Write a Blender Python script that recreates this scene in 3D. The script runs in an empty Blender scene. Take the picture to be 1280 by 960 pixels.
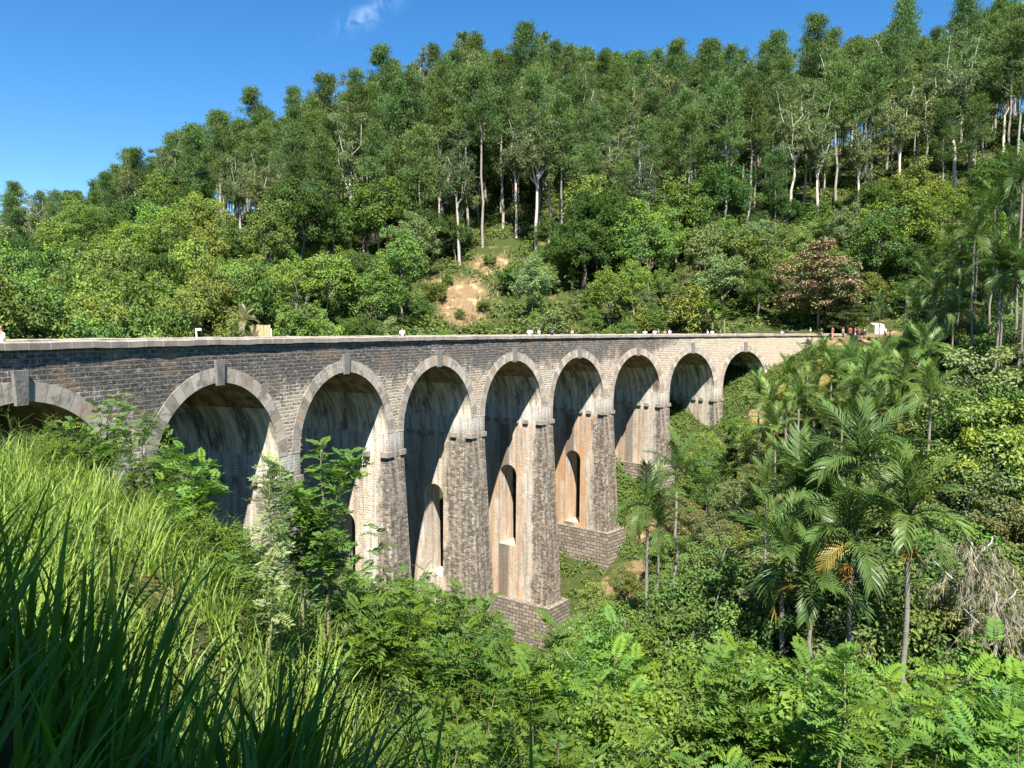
import bpy, math, random
import numpy as np
from mathutils import Matrix, Vector

rng = np.random.default_rng(11)
random.seed(11)
PI = math.pi
scene = bpy.context.scene
COL = scene.collection

# ------------------------------------------------------------------ camera
F_PX, HORIZON, EYE = 950.0, 413.5, 0.39
PITCH = math.atan((480 - HORIZON) / F_PX)
cam_d = bpy.data.cameras.new('camera')
cam_d.sensor_width = 36.0
cam_d.lens = 36.0 * F_PX / 1280.0
cam_d.clip_start, cam_d.clip_end = 0.05, 20000
cam = bpy.data.objects.new('camera', cam_d)
COL.objects.link(cam)
cam.location = (0, 0, EYE)
cam.rotation_euler = (PI / 2 - PITCH, 0, 0)
scene.camera = cam


def project(x, y, z):
    """where a point of the place falls in the photograph (1280 x 960)"""
    zc = z - EYE
    d = y * math.cos(PITCH) - zc * math.sin(PITCH)
    u = zc * math.cos(PITCH) + y * math.sin(PITCH)
    return 640 + F_PX * x / d, 480 - F_PX * u / d


def across(px, depth):
    return depth * (px - 640) / F_PX


def height_at(py, depth):
    return EYE + depth * math.tan(math.atan((480 - py) / F_PX) - PITCH)


# ------------------------------------------------------------------ light
SUN_EL = math.radians(54)
SUN_DIR = Vector((0.07, -0.997, 0)).normalized()          # horizontal direction towards the sun
sun_vec = Vector((SUN_DIR.x * math.cos(SUN_EL), SUN_DIR.y * math.cos(SUN_EL), math.sin(SUN_EL)))
sd = bpy.data.lights.new('sun', 'SUN')
sd.energy = 5.0
sd.angle = math.radians(0.53)
sd.color = (1.0, 0.955, 0.88)
sun = bpy.data.objects.new('sun', sd)
COL.objects.link(sun)
sun.rotation_euler = sun_vec.to_track_quat('Z', 'Y').to_euler()
sun.location = (0, -40, 60)

W_ = bpy.data.worlds.new('World')
scene.world = W_
W_.use_nodes = True
nt = W_.node_tree
nt.nodes.clear()
out = nt.nodes.new('ShaderNodeOutputWorld')
bg = nt.nodes.new('ShaderNodeBackground')
bg.inputs['Strength'].default_value = 0.078
sky = nt.nodes.new('ShaderNodeTexSky')
sky.sky_type = 'NISHITA'
sky.sun_disc = False
sky.sun_elevation = SUN_EL
sky.sun_rotation = math.atan2(SUN_DIR.x, SUN_DIR.y)
sky.altitude = 1200
sky.air_density = 1.0
sky.dust_density = 0.25
sky.ozone_density = 2.2
# a thin wisp of cloud high in the sky
tc = nt.nodes.new('ShaderNodeTexCoord')
cd = Vector((-180 / 950, 1, 0.46)).normalized()


def wm(op, a, b=None):
    n = nt.nodes.new('ShaderNodeMath')
    n.operation = op
    for i, v in enumerate((a, b)):
        if v is None:
            continue
        if isinstance(v, (int, float)):
            n.inputs[i].default_value = v
        else:
            nt.links.new(v, n.inputs[i])
    return n.outputs[0]


mp = nt.nodes.new('ShaderNodeMapping')
mp.inputs['Location'].default_value = (0.175 * 1.0, 0, 0)
nt.links.new(tc.outputs['Generated'], mp.inputs['Vector'])
sep = nt.nodes.new('ShaderNodeSeparateXYZ')
nt.links.new(tc.outputs['Generated'], sep.inputs[0])
ax = wm('ADD', sep.outputs[0], 0.168)
az = wm('SUBTRACT', wm('SUBTRACT', sep.outputs[2], 0.368), wm('MULTIPLY', ax, 0.45))
d2 = wm('ADD', wm('POWER', wm('ABSOLUTE', wm('DIVIDE', ax, 0.034)), 2.0), wm('POWER', wm('ABSOLUTE', wm('DIVIDE', az, 0.010)), 2.0))
fall = wm('POWER', 2.718, wm('MULTIPLY', d2, -1.0))
nz = nt.nodes.new('ShaderNodeTexNoise')
nz.inputs['Scale'].default_value = 55
nz.inputs['Detail'].default_value = 6
nz.inputs['Distortion'].default_value = 0.8
nt.links.new(tc.outputs['Generated'], nz.inputs['Vector'])
cl = wm('MULTIPLY', fall, wm('MULTIPLY', wm('MAXIMUM', wm('SUBTRACT', nz.outputs['Fac'], 0.36), 0.0), 0.75))
mxs = nt.nodes.new('ShaderNodeMix')
mxs.data_type = 'RGBA'
nt.links.new(cl, mxs.inputs['Factor'])
nt.links.new(sky.outputs[0], mxs.inputs['A'])
mxs.inputs['B'].default_value = (7.5, 8.5, 9.5, 1)
hs = nt.nodes.new('ShaderNodeHueSaturation')
hs.inputs['Saturation'].default_value = 1.34
nt.links.new(mxs.outputs['Result'], hs.inputs['Color'])
nt.links.new(hs.outputs[0], bg.inputs['Color'])
nt.links.new(bg.outputs[0], out.inputs['Surface'])

scene.view_settings.view_transform = 'Standard'
scene.view_settings.look = 'None'
scene.view_settings.exposure = 1.4
scene.view_settings.gamma = 1.0
scene.render.engine = 'CYCLES'
cy = scene.cycles
cy.max_bounces = 6
cy.diffuse_bounces = 4
cy.glossy_bounces = 2
cy.transmission_bounces = 3
cy.transparent_max_bounces = 4
cy.caustics_reflective = cy.caustics_refractive = False
cy.use_denoising = True
cy.denoiser = 'OPENIMAGEDENOISE'
cy.denoising_input_passes = 'RGB_ALBEDO_NORMAL'
cy.denoising_prefilter = 'ACCURATE'
cy.sample_clamp_indirect = 6


# ------------------------------------------------------------------ materials
class NT:
    def __init__(self, name):
        self.m = bpy.data.materials.new(name)
        self.m.use_nodes = True
        self.t = self.m.node_tree
        self.t.nodes.clear()
        self.o = self.t.nodes.new('ShaderNodeOutputMaterial')

    def n(self, kind, **kw):
        x = self.t.nodes.new(kind)
        for k, v in kw.items():
            setattr(x, k, v)
        return x

    def put(self, sock, v):
        if isinstance(v, bpy.types.NodeSocket):
            self.t.links.new(v, sock)
        elif isinstance(v, (tuple, list)) and len(v) == 3 and sock.type == 'RGBA':
            sock.default_value = (*v, 1)
        else:
            sock.default_value = v

    def math(self, op, a, b=0.0, clamp=False):
        x = self.n('ShaderNodeMath', operation=op, use_clamp=clamp)
        self.put(x.inputs[0], a)
        self.put(x.inputs[1], b)
        return x.outputs[0]

    def noise(self, vec, scale, detail=4, rough=0.55, dist=0.0):
        x = self.n('ShaderNodeTexNoise')
        self.put(x.inputs['Vector'], vec)
        self.put(x.inputs['Scale'], scale)
        self.put(x.inputs['Detail'], detail)
        self.put(x.inputs['Roughness'], rough)
        self.put(x.inputs['Distortion'], dist)
        return x.outputs['Fac']

    def step(self, v, a, b):
        x = self.n('ShaderNodeMapRange', interpolation_type='SMOOTHSTEP')
        self.put(x.inputs['Value'], v)
        self.put(x.inputs['From Min'], a)
        self.put(x.inputs['From Max'], b)
        return x.outputs['Result']

    def mix(self, f, a, b, blend='MIX'):
        x = self.n('ShaderNodeMix', data_type='RGBA', blend_type=blend)
        self.put(x.inputs['Factor'], f)
        self.put(x.inputs['A'], a)
        self.put(x.inputs['B'], b)
        return x.outputs['Result']

    def uv(self):
        return self.n('ShaderNodeTexCoord').outputs['UV']

    def obj(self):
        return self.n('ShaderNodeTexCoord').outputs['Object']

    def sep(self, v):
        x = self.n('ShaderNodeSeparateXYZ')
        self.put(x.inputs[0], v)
        return x.outputs

    def scale(self, v, s):
        x = self.n('ShaderNodeMapping')
        self.put(x.inputs['Vector'], v)
        x.inputs['Scale'].default_value = s
        return x.outputs[0]

    def attr(self, name, kind='GEOMETRY'):
        x = self.n('ShaderNodeAttribute', attribute_type=kind, attribute_name=name)
        return x.outputs

    def bump(self, h, strength=0.5, dist=0.05):
        x = self.n('ShaderNodeBump')
        self.put(x.inputs['Height'], h)
        x.inputs['Strength'].default_value = strength
        x.inputs['Distance'].default_value = dist
        return x.outputs[0]

    def surf(self, color, rough=0.85, normal=None, spec=0.25, metal=0.0):
        p = self.n('ShaderNodeBsdfPrincipled')
        self.put(p.inputs['Base Color'], color)
        self.put(p.inputs['Roughness'], rough)
        self.put(p.inputs['Specular IOR Level'], spec)
        self.put(p.inputs['Metallic'], metal)
        if normal is not None:
            self.put(p.inputs['Normal'], normal)
        return p.outputs[0]

    def done(self, s):
        self.t.links.new(s, self.o.inputs['Surface'])
        return self.m


def leaf_material(name, trans=0.3, spec=0.3, rough=0.5, var=0.35, yellow=0.12):
    """leaf colour is the object's own colour; every leaf differs a little"""
    k = NT(name)
    oi = k.n('ShaderNodeObjectInfo')
    r = k.attr('rnd')['Fac']
    r2 = k.attr('hue')['Fac']
    h = k.n('ShaderNodeHueSaturation')
    k.put(h.inputs['Hue'], k.math('ADD', 0.5, k.math('MULTIPLY', k.math('SUBTRACT', r2, 0.5), -0.05)))
    k.put(h.inputs['Saturation'], k.math('ADD', 0.85, k.math('MULTIPLY', r2, 0.25)))
    k.put(h.inputs['Value'], k.math('ADD', 1 - var, k.math('MULTIPLY', r, 2 * var)))
    k.put(h.inputs['Color'], oi.outputs['Color'])
    old = k.step(k.math('ADD', k.math('MULTIPLY', r, 0.5), k.math('MULTIPLY', r2, 0.5)), 0.82, 0.98)
    c = k.mix(k.math('MULTIPLY', old, yellow * 4), h.outputs[0], (0.16, 0.13, 0.03))
    p = k.surf(c, rough, spec=spec)
    tr = k.n('ShaderNodeBsdfTranslucent')
    tc_ = k.mix(1.0, c, (1.0, 1.15, 0.45), 'MULTIPLY')
    k.put(tr.inputs['Color'], tc_)
    mx = k.n('ShaderNodeMixShader')
    mx.inputs[0].default_value = trans
    k.t.links.new(p, mx.inputs[1])
    k.t.links.new(tr.outputs[0], mx.inputs[2])
    return k.done(mx.outputs[0])


def tint_material(name, rough=0.85, var=0.25, scale=6.0, spec=0.2):
    """plain matter (bark, cloth, skin) in the object's own colour with blotches"""
    k = NT(name)
    oi = k.n('ShaderNodeObjectInfo')
    n = k.noise(k.obj(), scale, 5)
    v = k.math('ADD', 1 - var, k.math('MULTIPLY', n, 2 * var))
    h = k.n('ShaderNodeHueSaturation')
    k.put(h.inputs['Color'], oi.outputs['Color'])
    k.put(h.inputs['Value'], v)
    return k.done(k.surf(h.outputs[0], rough, k.bump(n, 0.3, 0.02), spec))


M = {}
M['leaf'] = leaf_material('leaf', spec=0.16, rough=0.55)
M['soft_leaf'] = leaf_material('soft_leaf', trans=0.4, spec=0.14, var=0.32, yellow=0.05)
M['needle'] = leaf_material('needle', trans=0.25, spec=0.1, rough=0.6, var=0.4, yellow=0.06)
M['frond'] = leaf_material('frond', trans=0.3, spec=0.3, rough=0.42, var=0.25, yellow=0.12)
M['blade'] = leaf_material('blade', trans=0.35, spec=0.22, rough=0.45, var=0.45, yellow=0.24)
def copper_leaf():
    k = NT('copper_leaf')
    r = k.attr('rnd')['Fac']
    h = k.attr('hue')['Fac']
    c = k.mix(k.step(h, 0.42, 0.62), (0.13, 0.16, 0.045), (0.34, 0.18, 0.14))
    c = k.mix(r, c, (0.24, 0.20, 0.09))
    return k.done(k.surf(c, 0.6, spec=0.15))


M['copper'] = copper_leaf()
M['bark'] = tint_material('bark', var=0.5, scale=3.0)
M['cloth'] = tint_material('cloth', var=0.12, scale=9)
M['skin'] = tint_material('skin', 0.55, 0.08, 5, 0.35)


def stone_blocks(k, uv, w, h, c1, c2, mortar, msize=0.025):
    b = k.n('ShaderNodeTexBrick')
    k.put(b.inputs['Vector'], uv)
    for a, v in (('Color1', c1), ('Color2', c2), ('Mortar', mortar)):
        k.put(b.inputs[a], v)
    k.put(b.inputs['Scale'], 1.0)
    k.put(b.inputs['Mortar Size'], msize)
    k.put(b.inputs['Mortar Smooth'], 0.4)
    k.put(b.inputs['Brick Width'], w)
    k.put(b.inputs['Row Height'], h)
    b.offset = 0.5
    return b.outputs['Color'], b.outputs['Fac']


def mat_spandrel():
    k = NT('weathered_block_masonry')
    uv = k.uv()
    s = k.sep(uv)
    warp = k.n('ShaderNodeVectorMath', operation='ADD')
    k.put(warp.inputs[0], uv)
    nv = k.n('ShaderNodeTexNoise')
    k.put(nv.inputs['Vector'], uv)
    nv.inputs['Scale'].default_value = 1.6
    sc = k.n('ShaderNodeVectorMath', operation='SCALE')
    k.put(sc.inputs[0], nv.outputs['Color'])
    sc.inputs['Scale'].default_value = 0.06
    k.put(warp.inputs[1], sc.outputs[0])
    c, f = stone_blocks(k, warp.outputs[0], 0.47, 0.20, (0.54, 0.43, 0.30), (0.22, 0.175, 0.13), (0.66, 0.59, 0.48), 0.035)
    big = k.noise(k.scale(uv, (0.13, 0.4, 1)), 1.0, 3)
    med = k.noise(uv, 0.9, 6, 0.7)
    fine = k.noise(k.scale(uv, (2.0, 4.2, 1)), 1.5, 4, 0.8)
    # black crust: thick under the coping, thinning downwards and towards the far tan end
    run = k.noise(k.scale(uv, (1.1, 0.10, 1)), 1.0, 5, 0.7)
    d = k.math('ADD', k.step(s[1], -4.4, -0.7), k.math('MULTIPLY', k.math('SUBTRACT', big, 0.46), 2.2))
    d = k.math('ADD', d, k.math('MULTIPLY', k.math('SUBTRACT', run, 0.5), 1.5))
    d = k.math('ADD', d, k.math('MULTIPLY', k.math('SUBTRACT', med, 0.5), 1.3))
    d = k.math('SUBTRACT', d, k.math('MULTIPLY', k.step(s[0], 14.0, 44.0), 1.5))
    blk = k.step(k.math('ADD', d, k.math('MULTIPLY', k.math('SUBTRACT', fine, 0.5), 2.0)), 0.2, 0.75)
    keep = k.math('MULTIPLY', blk, k.math('SUBTRACT', 0.96, k.math('MULTIPLY', f, 0.15)))
    grey = k.mix(k.step(fine, 0.3, 0.72), (0.014, 0.014, 0.014), (0.16, 0.15, 0.14))
    c = k.mix(keep, c, grey)
    pale = k.step(k.noise(k.scale(uv, (1.2, 2.2, 1)), 2.2, 7, 0.8), 0.53, 0.63)
    c = k.mix(k.math('MULTIPLY', pale, 0.55), c, (0.60, 0.54, 0.46))
    tan = k.step(k.noise(k.scale(uv, (0.5, 0.7, 1)), 1.0, 3), 0.5, 0.68)
    c = k.mix(k.math('MULTIPLY', tan, 0.3), c, (0.42, 0.26, 0.13))
    # the far end is newer, evenly pale tan
    c = k.mix(k.math('MULTIPLY', k.step(s[0], 20, 46), 0.55), c, (0.50, 0.41, 0.30))
    hgt = k.math('ADD', k.math('MULTIPLY', f, -0.8), k.math('MULTIPLY', fine, 0.9))
    return k.done(k.surf(c, 0.92, k.bump(hgt, 0.8, 0.06), 0.1))


def mat_pier():
    k = NT('streaked_pier_masonry')
    uv = k.uv()
    s = k.sep(uv)
    c, f = stone_blocks(k, uv, 0.36, 0.17, (0.51, 0.445, 0.345), (0.22, 0.19, 0.15), (0.66, 0.61, 0.51), 0.024)
    streak = k.noise(k.scale(uv, (2.4, 0.16, 1)), 1.0, 6, 0.7)
    blot = k.noise(k.scale(uv, (0.7, 0.35, 1)), 1.0, 5, 0.65)
    fine = k.noise(k.scale(uv, (3, 5, 1)), 1.6, 4, 0.8)
    br = k.sep(stone_blocks(k, uv, 0.36, 0.17, (0, 0, 0), (1, 1, 1), (0.5, 0.5, 0.5), 0.018)[0])[0]
    brv = k.math('MULTIPLY', k.math('SUBTRACT', br, 0.5), 0.16)
    # lime bloom
    lime = k.step(k.math('ADD', k.math('MULTIPLY', fine, 0.25), k.math('ADD', k.math('ADD', brv, k.math('MULTIPLY', streak, 0.35)), k.math('MULTIPLY', blot, 0.4))), 0.47, 0.58)
    top = k.step(k.math('ADD', s[1], k.math('MULTIPLY', streak, 2.0)), -8.0, -7.0)
    lime = k.math('MAXIMUM', lime, k.math('MULTIPLY', top, k.step(streak, 0.35, 0.6)))
    c = k.mix(k.math('MULTIPLY', lime, 0.62), c, (0.70, 0.67, 0.60))
    dirt = k.step(k.noise(k.scale(uv, (1.7, 0.12, 1)), 1.0, 6, 0.78), 0.48, 0.60)
    c = k.mix(k.math('MULTIPLY', dirt, 0.5), c, (0.12, 0.105, 0.085))
    grime = k.step(k.noise(k.scale(uv, (0.5, 0.22, 1)), 1.0, 5, 0.7), 0.5, 0.66)
    c = k.mix(k.math('MULTIPLY', grime, 0.62), c, (0.21, 0.185, 0.155))
    # iron staining, strong on some piers
    o = k.attr('orange', 'OBJECT')['Fac']
    om = k.math('MULTIPLY', k.math('MULTIPLY', o, k.step(s[1], -7.9, -8.6)), k.step(k.math('ADD', k.noise(k.scale(uv, (0.45, 0.13, 1)), 1.0, 4), k.math('MULTIPLY', streak, 0.3)), 0.5, 0.75))
    c = k.mix(k.math('MULTIPLY', om, 0.72), c, (0.46, 0.23, 0.085))
    # black water stain down the middle of the inner face on some piers
    st = k.attr('stain', 'OBJECT')['Fac']
    band = k.math('SUBTRACT', 1.0, k.step(k.math('ABSOLUTE', k.math('ADD', s[0], 4.25)), 0.45, 0.75))
    band = k.math('MULTIPLY', k.math('MULTIPLY', band, st), k.math('SUBTRACT', 1.0, k.step(s[1], -8.6, -8.2)))
    c = k.mix(k.math('MULTIPLY', band, 0.8), c, (0.13, 0.10, 0.08))
    # grey crust on the outer face wrapping round the corner
    edge = k.math('ADD', s[0], k.math('MULTIPLY', k.math('SUBTRACT', blot, 0.5), 4.0))
    lim = k.attr('crust', 'OBJECT')['Fac']
    g = k.step(edge, k.math('SUBTRACT', -0.3, lim), k.math('SUBTRACT', 0.4, lim))
    g = k.math('MULTIPLY', g, k.step(k.math('ADD', k.math('MULTIPLY', streak, 0.7), k.math('MULTIPLY', fine, 0.5)), 0.36, 0.56))
    g = k.math('MULTIPLY', g, k.step(s[1], -6.8, -8.6))
    wl = k.step(k.math('ADD', k.math('MULTIPLY', k.noise(k.scale(uv, (3.2, 0.25, 1)), 1.0, 8, 0.8), 0.62), k.math('ADD', k.math('MULTIPLY', brv, 0.5), k.math('MULTIPLY', fine, 0.38))), 0.525, 0.60)
    gc = k.mix(k.math('MULTIPLY', wl, 0.6), k.mix(k.step(k.math('ADD', k.math('MULTIPLY', streak, 0.68), k.math('ADD', k.math('MULTIPLY', fine, 0.32), brv)), 0.36, 0.64), (0.045, 0.04, 0.034), (0.30, 0.25, 0.19)), (0.58, 0.54, 0.47))
    c = k.mix(k.math('MULTIPLY', g, 0.93), c, gc)
    hgt = k.math('ADD', k.math('MULTIPLY', f, -0.7), k.math('MULTIPLY', fine, 0.7))
    return k.done(k.surf(c, 0.92, k.bump(hgt, 0.5, 0.03), 0.1))


def mat_barrel():
    k = NT('stained_vault_concrete')
    uv = k.uv()
    s = k.sep(uv)
    streak = k.noise(k.scale(uv, (2.6, 0.22, 1)), 1.0, 6, 0.75)
    low = k.step(k.math('ADD', s[1], k.math('MULTIPLY', k.noise(uv, 0.8, 2), 0.02)), 3.04, 3.0)
    up = k.mix(k.step(k.noise(uv, 1.5, 6, 0.7), 0.35, 0.65), (0.20, 0.14, 0.075), (0.50, 0.39, 0.25))
    c = k.mix(low, up, k.mix(k.step(streak, 0.38, 0.62), (0.34, 0.28, 0.20), (0.85, 0.76, 0.61)))
    line = k.step(k.noise(k.scale(uv, (6, 0.3, 1)), 1.0, 3, 0.6, 0.6), 0.60, 0.66)
    c = k.mix(k.math('MULTIPLY', line, 0.6), c, (0.62, 0.58, 0.5))
    blk = k.step(k.noise(k.scale(uv, (0.9, 0.3, 1)), 1.0, 5, 0.7), 0.5, 0.62)
    c = k.mix(k.math('MULTIPLY', blk, 0.7), c, (0.07, 0.065, 0.055))
    return k.done(k.surf(c, 0.9, k.bump(streak, 0.3, 0.03), 0.1))


def mat_ring():
    k = NT('dressed_voussoir_stone')
    uv = k.uv()
    s = k.sep(uv)
    fr = k.math('FRACT', k.math('DIVIDE', s[0], 0.62))
    joint = k.math('LESS_THAN', k.math('ABSOLUTE', k.math('SUBTRACT', fr, 0.5)), 0.03)
    fl = k.math('FLOOR', k.math('ADD', k.math('DIVIDE', s[0], 0.62), 0.5))
    wn = k.n('ShaderNodeTexWhiteNoise', noise_dimensions='1D')
    k.put(wn.inputs['W'], fl)
    p = k.obj()
    n = k.noise(p, 1.7, 5, 0.7)
    c = k.mix(wn.outputs['Value'], (0.32, 0.27, 0.215), (0.56, 0.49, 0.40))
    c = k.mix(k.math('MULTIPLY', k.step(n, 0.48, 0.64), 0.75), c, (0.17, 0.15, 0.13))
    c = k.mix(k.math('MULTIPLY', k.step(k.noise(p, 7.0, 4, 0.8), 0.5, 0.65), 0.4), c, (0.22, 0.2, 0.18))
    c = k.mix(k.math('MULTIPLY', k.step(k.noise(p, 0.5, 3), 0.52, 0.66), 0.4), c, (0.42, 0.27, 0.14))
    c = k.mix(k.math('MULTIPLY', joint, 0.6), c, (0.14, 0.12, 0.10))
    return k.done(k.surf(c, 0.9, k.bump(k.math('ADD', k.math('MULTIPLY', joint, -1.0), n), 0.5, 0.03), 0.1))


def mat_rough(name, a, b, sc=2.0, dark=(0.06, 0.055, 0.05), amount=0.6, bump=0.5):
    k = NT(name)
    p = k.obj()
    n = k.noise(p, sc, 6, 0.7)
    n2 = k.noise(p, sc * 4.3, 5, 0.7)
    c = k.mix(n2, a, b)
    c = k.mix(k.math('MULTIPLY', k.step(n, 0.5, 0.68), amount), c, dark)
    return k.done(k.surf(c, 0.9, k.bump(k.math('ADD', n, n2), bump, 0.05), 0.12))


def mat_plinth():
    k = NT('rough_plinth_masonry')
    uv = k.uv()
    c, f = stone_blocks(k, uv, 0.75, 0.34, (0.34, 0.28, 0.21), (0.18, 0.155, 0.125), (0.08, 0.08, 0.065), 0.035)
    n = k.noise(uv, 3.0, 6, 0.75)
    c = k.mix(k.math('MULTIPLY', k.step(n, 0.5, 0.7), 0.6), c, (0.12, 0.10, 0.09))
    return k.done(k.surf(c, 0.92, k.bump(k.math('ADD', k.math('MULTIPLY', f, -1.2), n), 0.9, 0.12), 0.1))


def mat_coping():
    k = NT('coping_stone')
    uv = k.uv()
    s = k.sep(uv)
    fr = k.math('FRACT', k.math('DIVIDE', s[0], 0.95))
    joint = k.math('LESS_THAN', k.math('ABSOLUTE', k.math('SUBTRACT', fr, 0.5)), 0.02)
    n = k.noise(k.obj(), 1.6, 6, 0.7)
    c = k.mix(n, (0.22, 0.185, 0.15), (0.46, 0.39, 0.31))
    n3 = k.noise(k.obj(), 0.7, 5, 0.7)
    c = k.mix(k.math('MULTIPLY', k.step(n3, 0.45, 0.62), 0.5), c, (0.15, 0.13, 0.12))
    c = k.mix(k.math('MULTIPLY', joint, 0.8), c, (0.55, 0.50, 0.42))
    return k.done(k.surf(c, 0.9, k.bump(n, 0.4, 0.03), 0.1))


def mat_ground():
    k = NT('hillside_ground')
    p = k.obj()
    e = k.attr('earth')['Fac']
    n = k.noise(p, 0.35, 6, 0.65)
    n2 = k.noise(p, 2.2, 6, 0.7)
    g = k.mix(n2, (0.02, 0.03, 0.01), (0.075, 0.095, 0.025))
    g = k.mix(k.step(n, 0.5, 0.7), g, (0.14, 0.12, 0.045))
    soil = k.mix(n2, (0.13, 0.08, 0.042), (0.27, 0.19, 0.11))
    soil = k.mix(k.step(k.noise(p, 0.6, 5), 0.5, 0.66), soil, (0.36, 0.27, 0.13))
    c = k.mix(k.step(k.math('ADD', e, k.math('MULTIPLY', k.math('SUBTRACT', n2, 0.5), 0.7)), 0.35, 0.6), g, soil)
    return k.done(k.surf(c, 0.95, k.bump(n2, 0.8, 0.25), 0.08))


M['spandrel'] = mat_spandrel()
M['pier'] = mat_pier()
M['barrel'] = mat_barrel()
M['ring'] = mat_ring()
M['plinth'] = mat_plinth()
M['coping'] = mat_coping()
M['keystone'] = mat_rough('keystone_stone', (0.13, 0.125, 0.12), (0.30, 0.27, 0.24), 2.0)
M['corbel'] = mat_rough('corbel_stone', (0.2, 0.17, 0.135), (0.40, 0.34, 0.27), 2.0)
M['ballast'] = mat_rough('track_ballast', (0.14, 0.12, 0.11), (0.36, 0.32, 0.28), 6.0)
M['rail'] = mat_rough('rusty_steel', (0.10, 0.06, 0.04), (0.2, 0.14, 0.1), 6.0)
M['rock'] = mat_rough('river_boulder', (0.14, 0.12, 0.10), (0.30, 0.26, 0.21), 1.5)
M['bamboo'] = mat_rough('split_bamboo', (0.42, 0.34, 0.16), (0.6, 0.52, 0.3), 5.0, (0.2, 0.15, 0.07), 0.3, 0.2)
M['white_paint'] = mat_rough('chalky_white_paint', (0.68, 0.67, 0.64), (0.8, 0.79, 0.76), 3.0, (0.4, 0.37, 0.33), 0.35, 0.2)
M['ground'] = mat_ground()


# ------------------------------------------------------------------ mesh collecting
class MB:
    def __init__(self):
        self.V, self.F, self.nv = [], [], 0

    def add(self, V, F, mat=0, rnd=0.5, hue=0.5, uv=None, smooth=False):
        V = np.asarray(V, float).reshape(-1, 3)
        F = np.asarray(F, int)
        n = len(F)
        self.F.append((F + self.nv, np.full(n, mat), np.broadcast_to(rnd, n).astype(float), np.broadcast_to(hue, n).astype(float),
                       np.zeros((n, F.shape[1], 2)) if uv is None else np.asarray(uv, float).reshape(n, F.shape[1], 2), np.full(n, smooth)))
        self.V.append(V)
        self.nv += len(V)
        return self

    def quad(self, pts, uv=None, mat=0):
        return self.add(pts, [list(range(len(pts)))], mat, uv=None if uv is None else [uv])

    def mesh(self, name, mats):
        me = bpy.data.meshes.new(name)
        V = np.concatenate(self.V)
        me.vertices.add(len(V))
        me.vertices.foreach_set('co', V.astype(np.float32).ravel())
        loops = np.concatenate([f[0].ravel() for f in self.F])
        size = np.concatenate([np.full(len(f[0]), f[0].shape[1]) for f in self.F])
        start = np.concatenate([[0], np.cumsum(size)[:-1]])
        me.loops.add(len(loops))
        me.loops.foreach_set('vertex_index', loops.astype(np.int32))
        me.polygons.add(len(size))
        me.polygons.foreach_set('loop_start', start.astype(np.int32))
        me.polygons.foreach_set('material_index', np.concatenate([f[1] for f in self.F]).astype(np.int32))
        me.polygons.foreach_set('use_smooth', np.concatenate([f[5] for f in self.F]))
        for nm, i in (('rnd', 2), ('hue', 3)):
            a = me.attributes.new(nm, 'FLOAT', 'FACE')
            a.data.foreach_set('value', np.concatenate([f[i] for f in self.F]).astype(np.float32))
        u = me.uv_layers.new(name='UVMap')
        u.data.foreach_set('uv', np.concatenate([f[4].reshape(-1, 2) for f in self.F]).astype(np.float32).ravel())
        for m in mats:
            me.materials.append(m)
        me.update(calc_edges=True)
        me.validate()
        return me


def unit(a):
    return a / np.maximum(np.linalg.norm(a, axis=-1, keepdims=True), 1e-9)


def put_leaves(mb, P, D, N, L, Wd, rnd, hue, mat=0, fold=0.12, droop=0.0):
    n = len(P)
    L = np.broadcast_to(L, n)[:, None]
    Wd = np.broadcast_to(Wd, n)[:, None]
    D = unit(D)
    S = unit(np.cross(D, N))
    N = np.cross(S, D)
    mid = P + D * L * 0.45
    tip = P + D * L - N * L * droop
    V = np.stack([P, mid + S * Wd * 0.5 + N * Wd * fold, tip, mid - S * Wd * 0.5 + N * Wd * fold], 1).reshape(-1, 3)
    mb.add(V, np.arange(4 * n).reshape(n, 4), mat, rnd, hue)


def put_tube(mb, pts, rad, n=6, mat=0, smooth=True):
    pts = np.asarray(pts, float)
    rad = np.broadcast_to(rad, len(pts))
    T = unit(np.gradient(pts, axis=0))
    ref = np.array([0.31, 0.93, 0.17])
    A = unit(np.cross(T, ref))
    B = np.cross(T, A)
    a = np.arange(n) * 2 * PI / n
    V = pts[:, None] + rad[:, None, None] * (np.cos(a)[None, :, None] * A[:, None] + np.sin(a)[None, :, None] * B[:, None])
    F = []
    for i in range(len(pts) - 1):
        for j in range(n):
            F.append((i * n + j, i * n + (j + 1) % n, (i + 1) * n + (j + 1) % n, (i + 1) * n + j))
    mb.add(V.reshape(-1, 3), F, mat, smooth=smooth)


def bent(a, b, n=5, wob=0.05, sag=0.0):
    a, b = np.asarray(a, float), np.asarray(b, float)
    t = np.linspace(0, 1, n)[:, None]
    p = a + (b - a) * t
    L = np.linalg.norm(b - a)
    w = rng.normal(0, wob * L, (n, 3)) * np.sin(t * PI)
    p = p + w
    p[:, 2] += sag * L * np.sin(t[:, 0] * PI)
    return p


def rand_dirs(n, up=0.0):
    d = unit(rng.normal(size=(n, 3)))
    d[:, 2] += up
    return unit(d)


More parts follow.
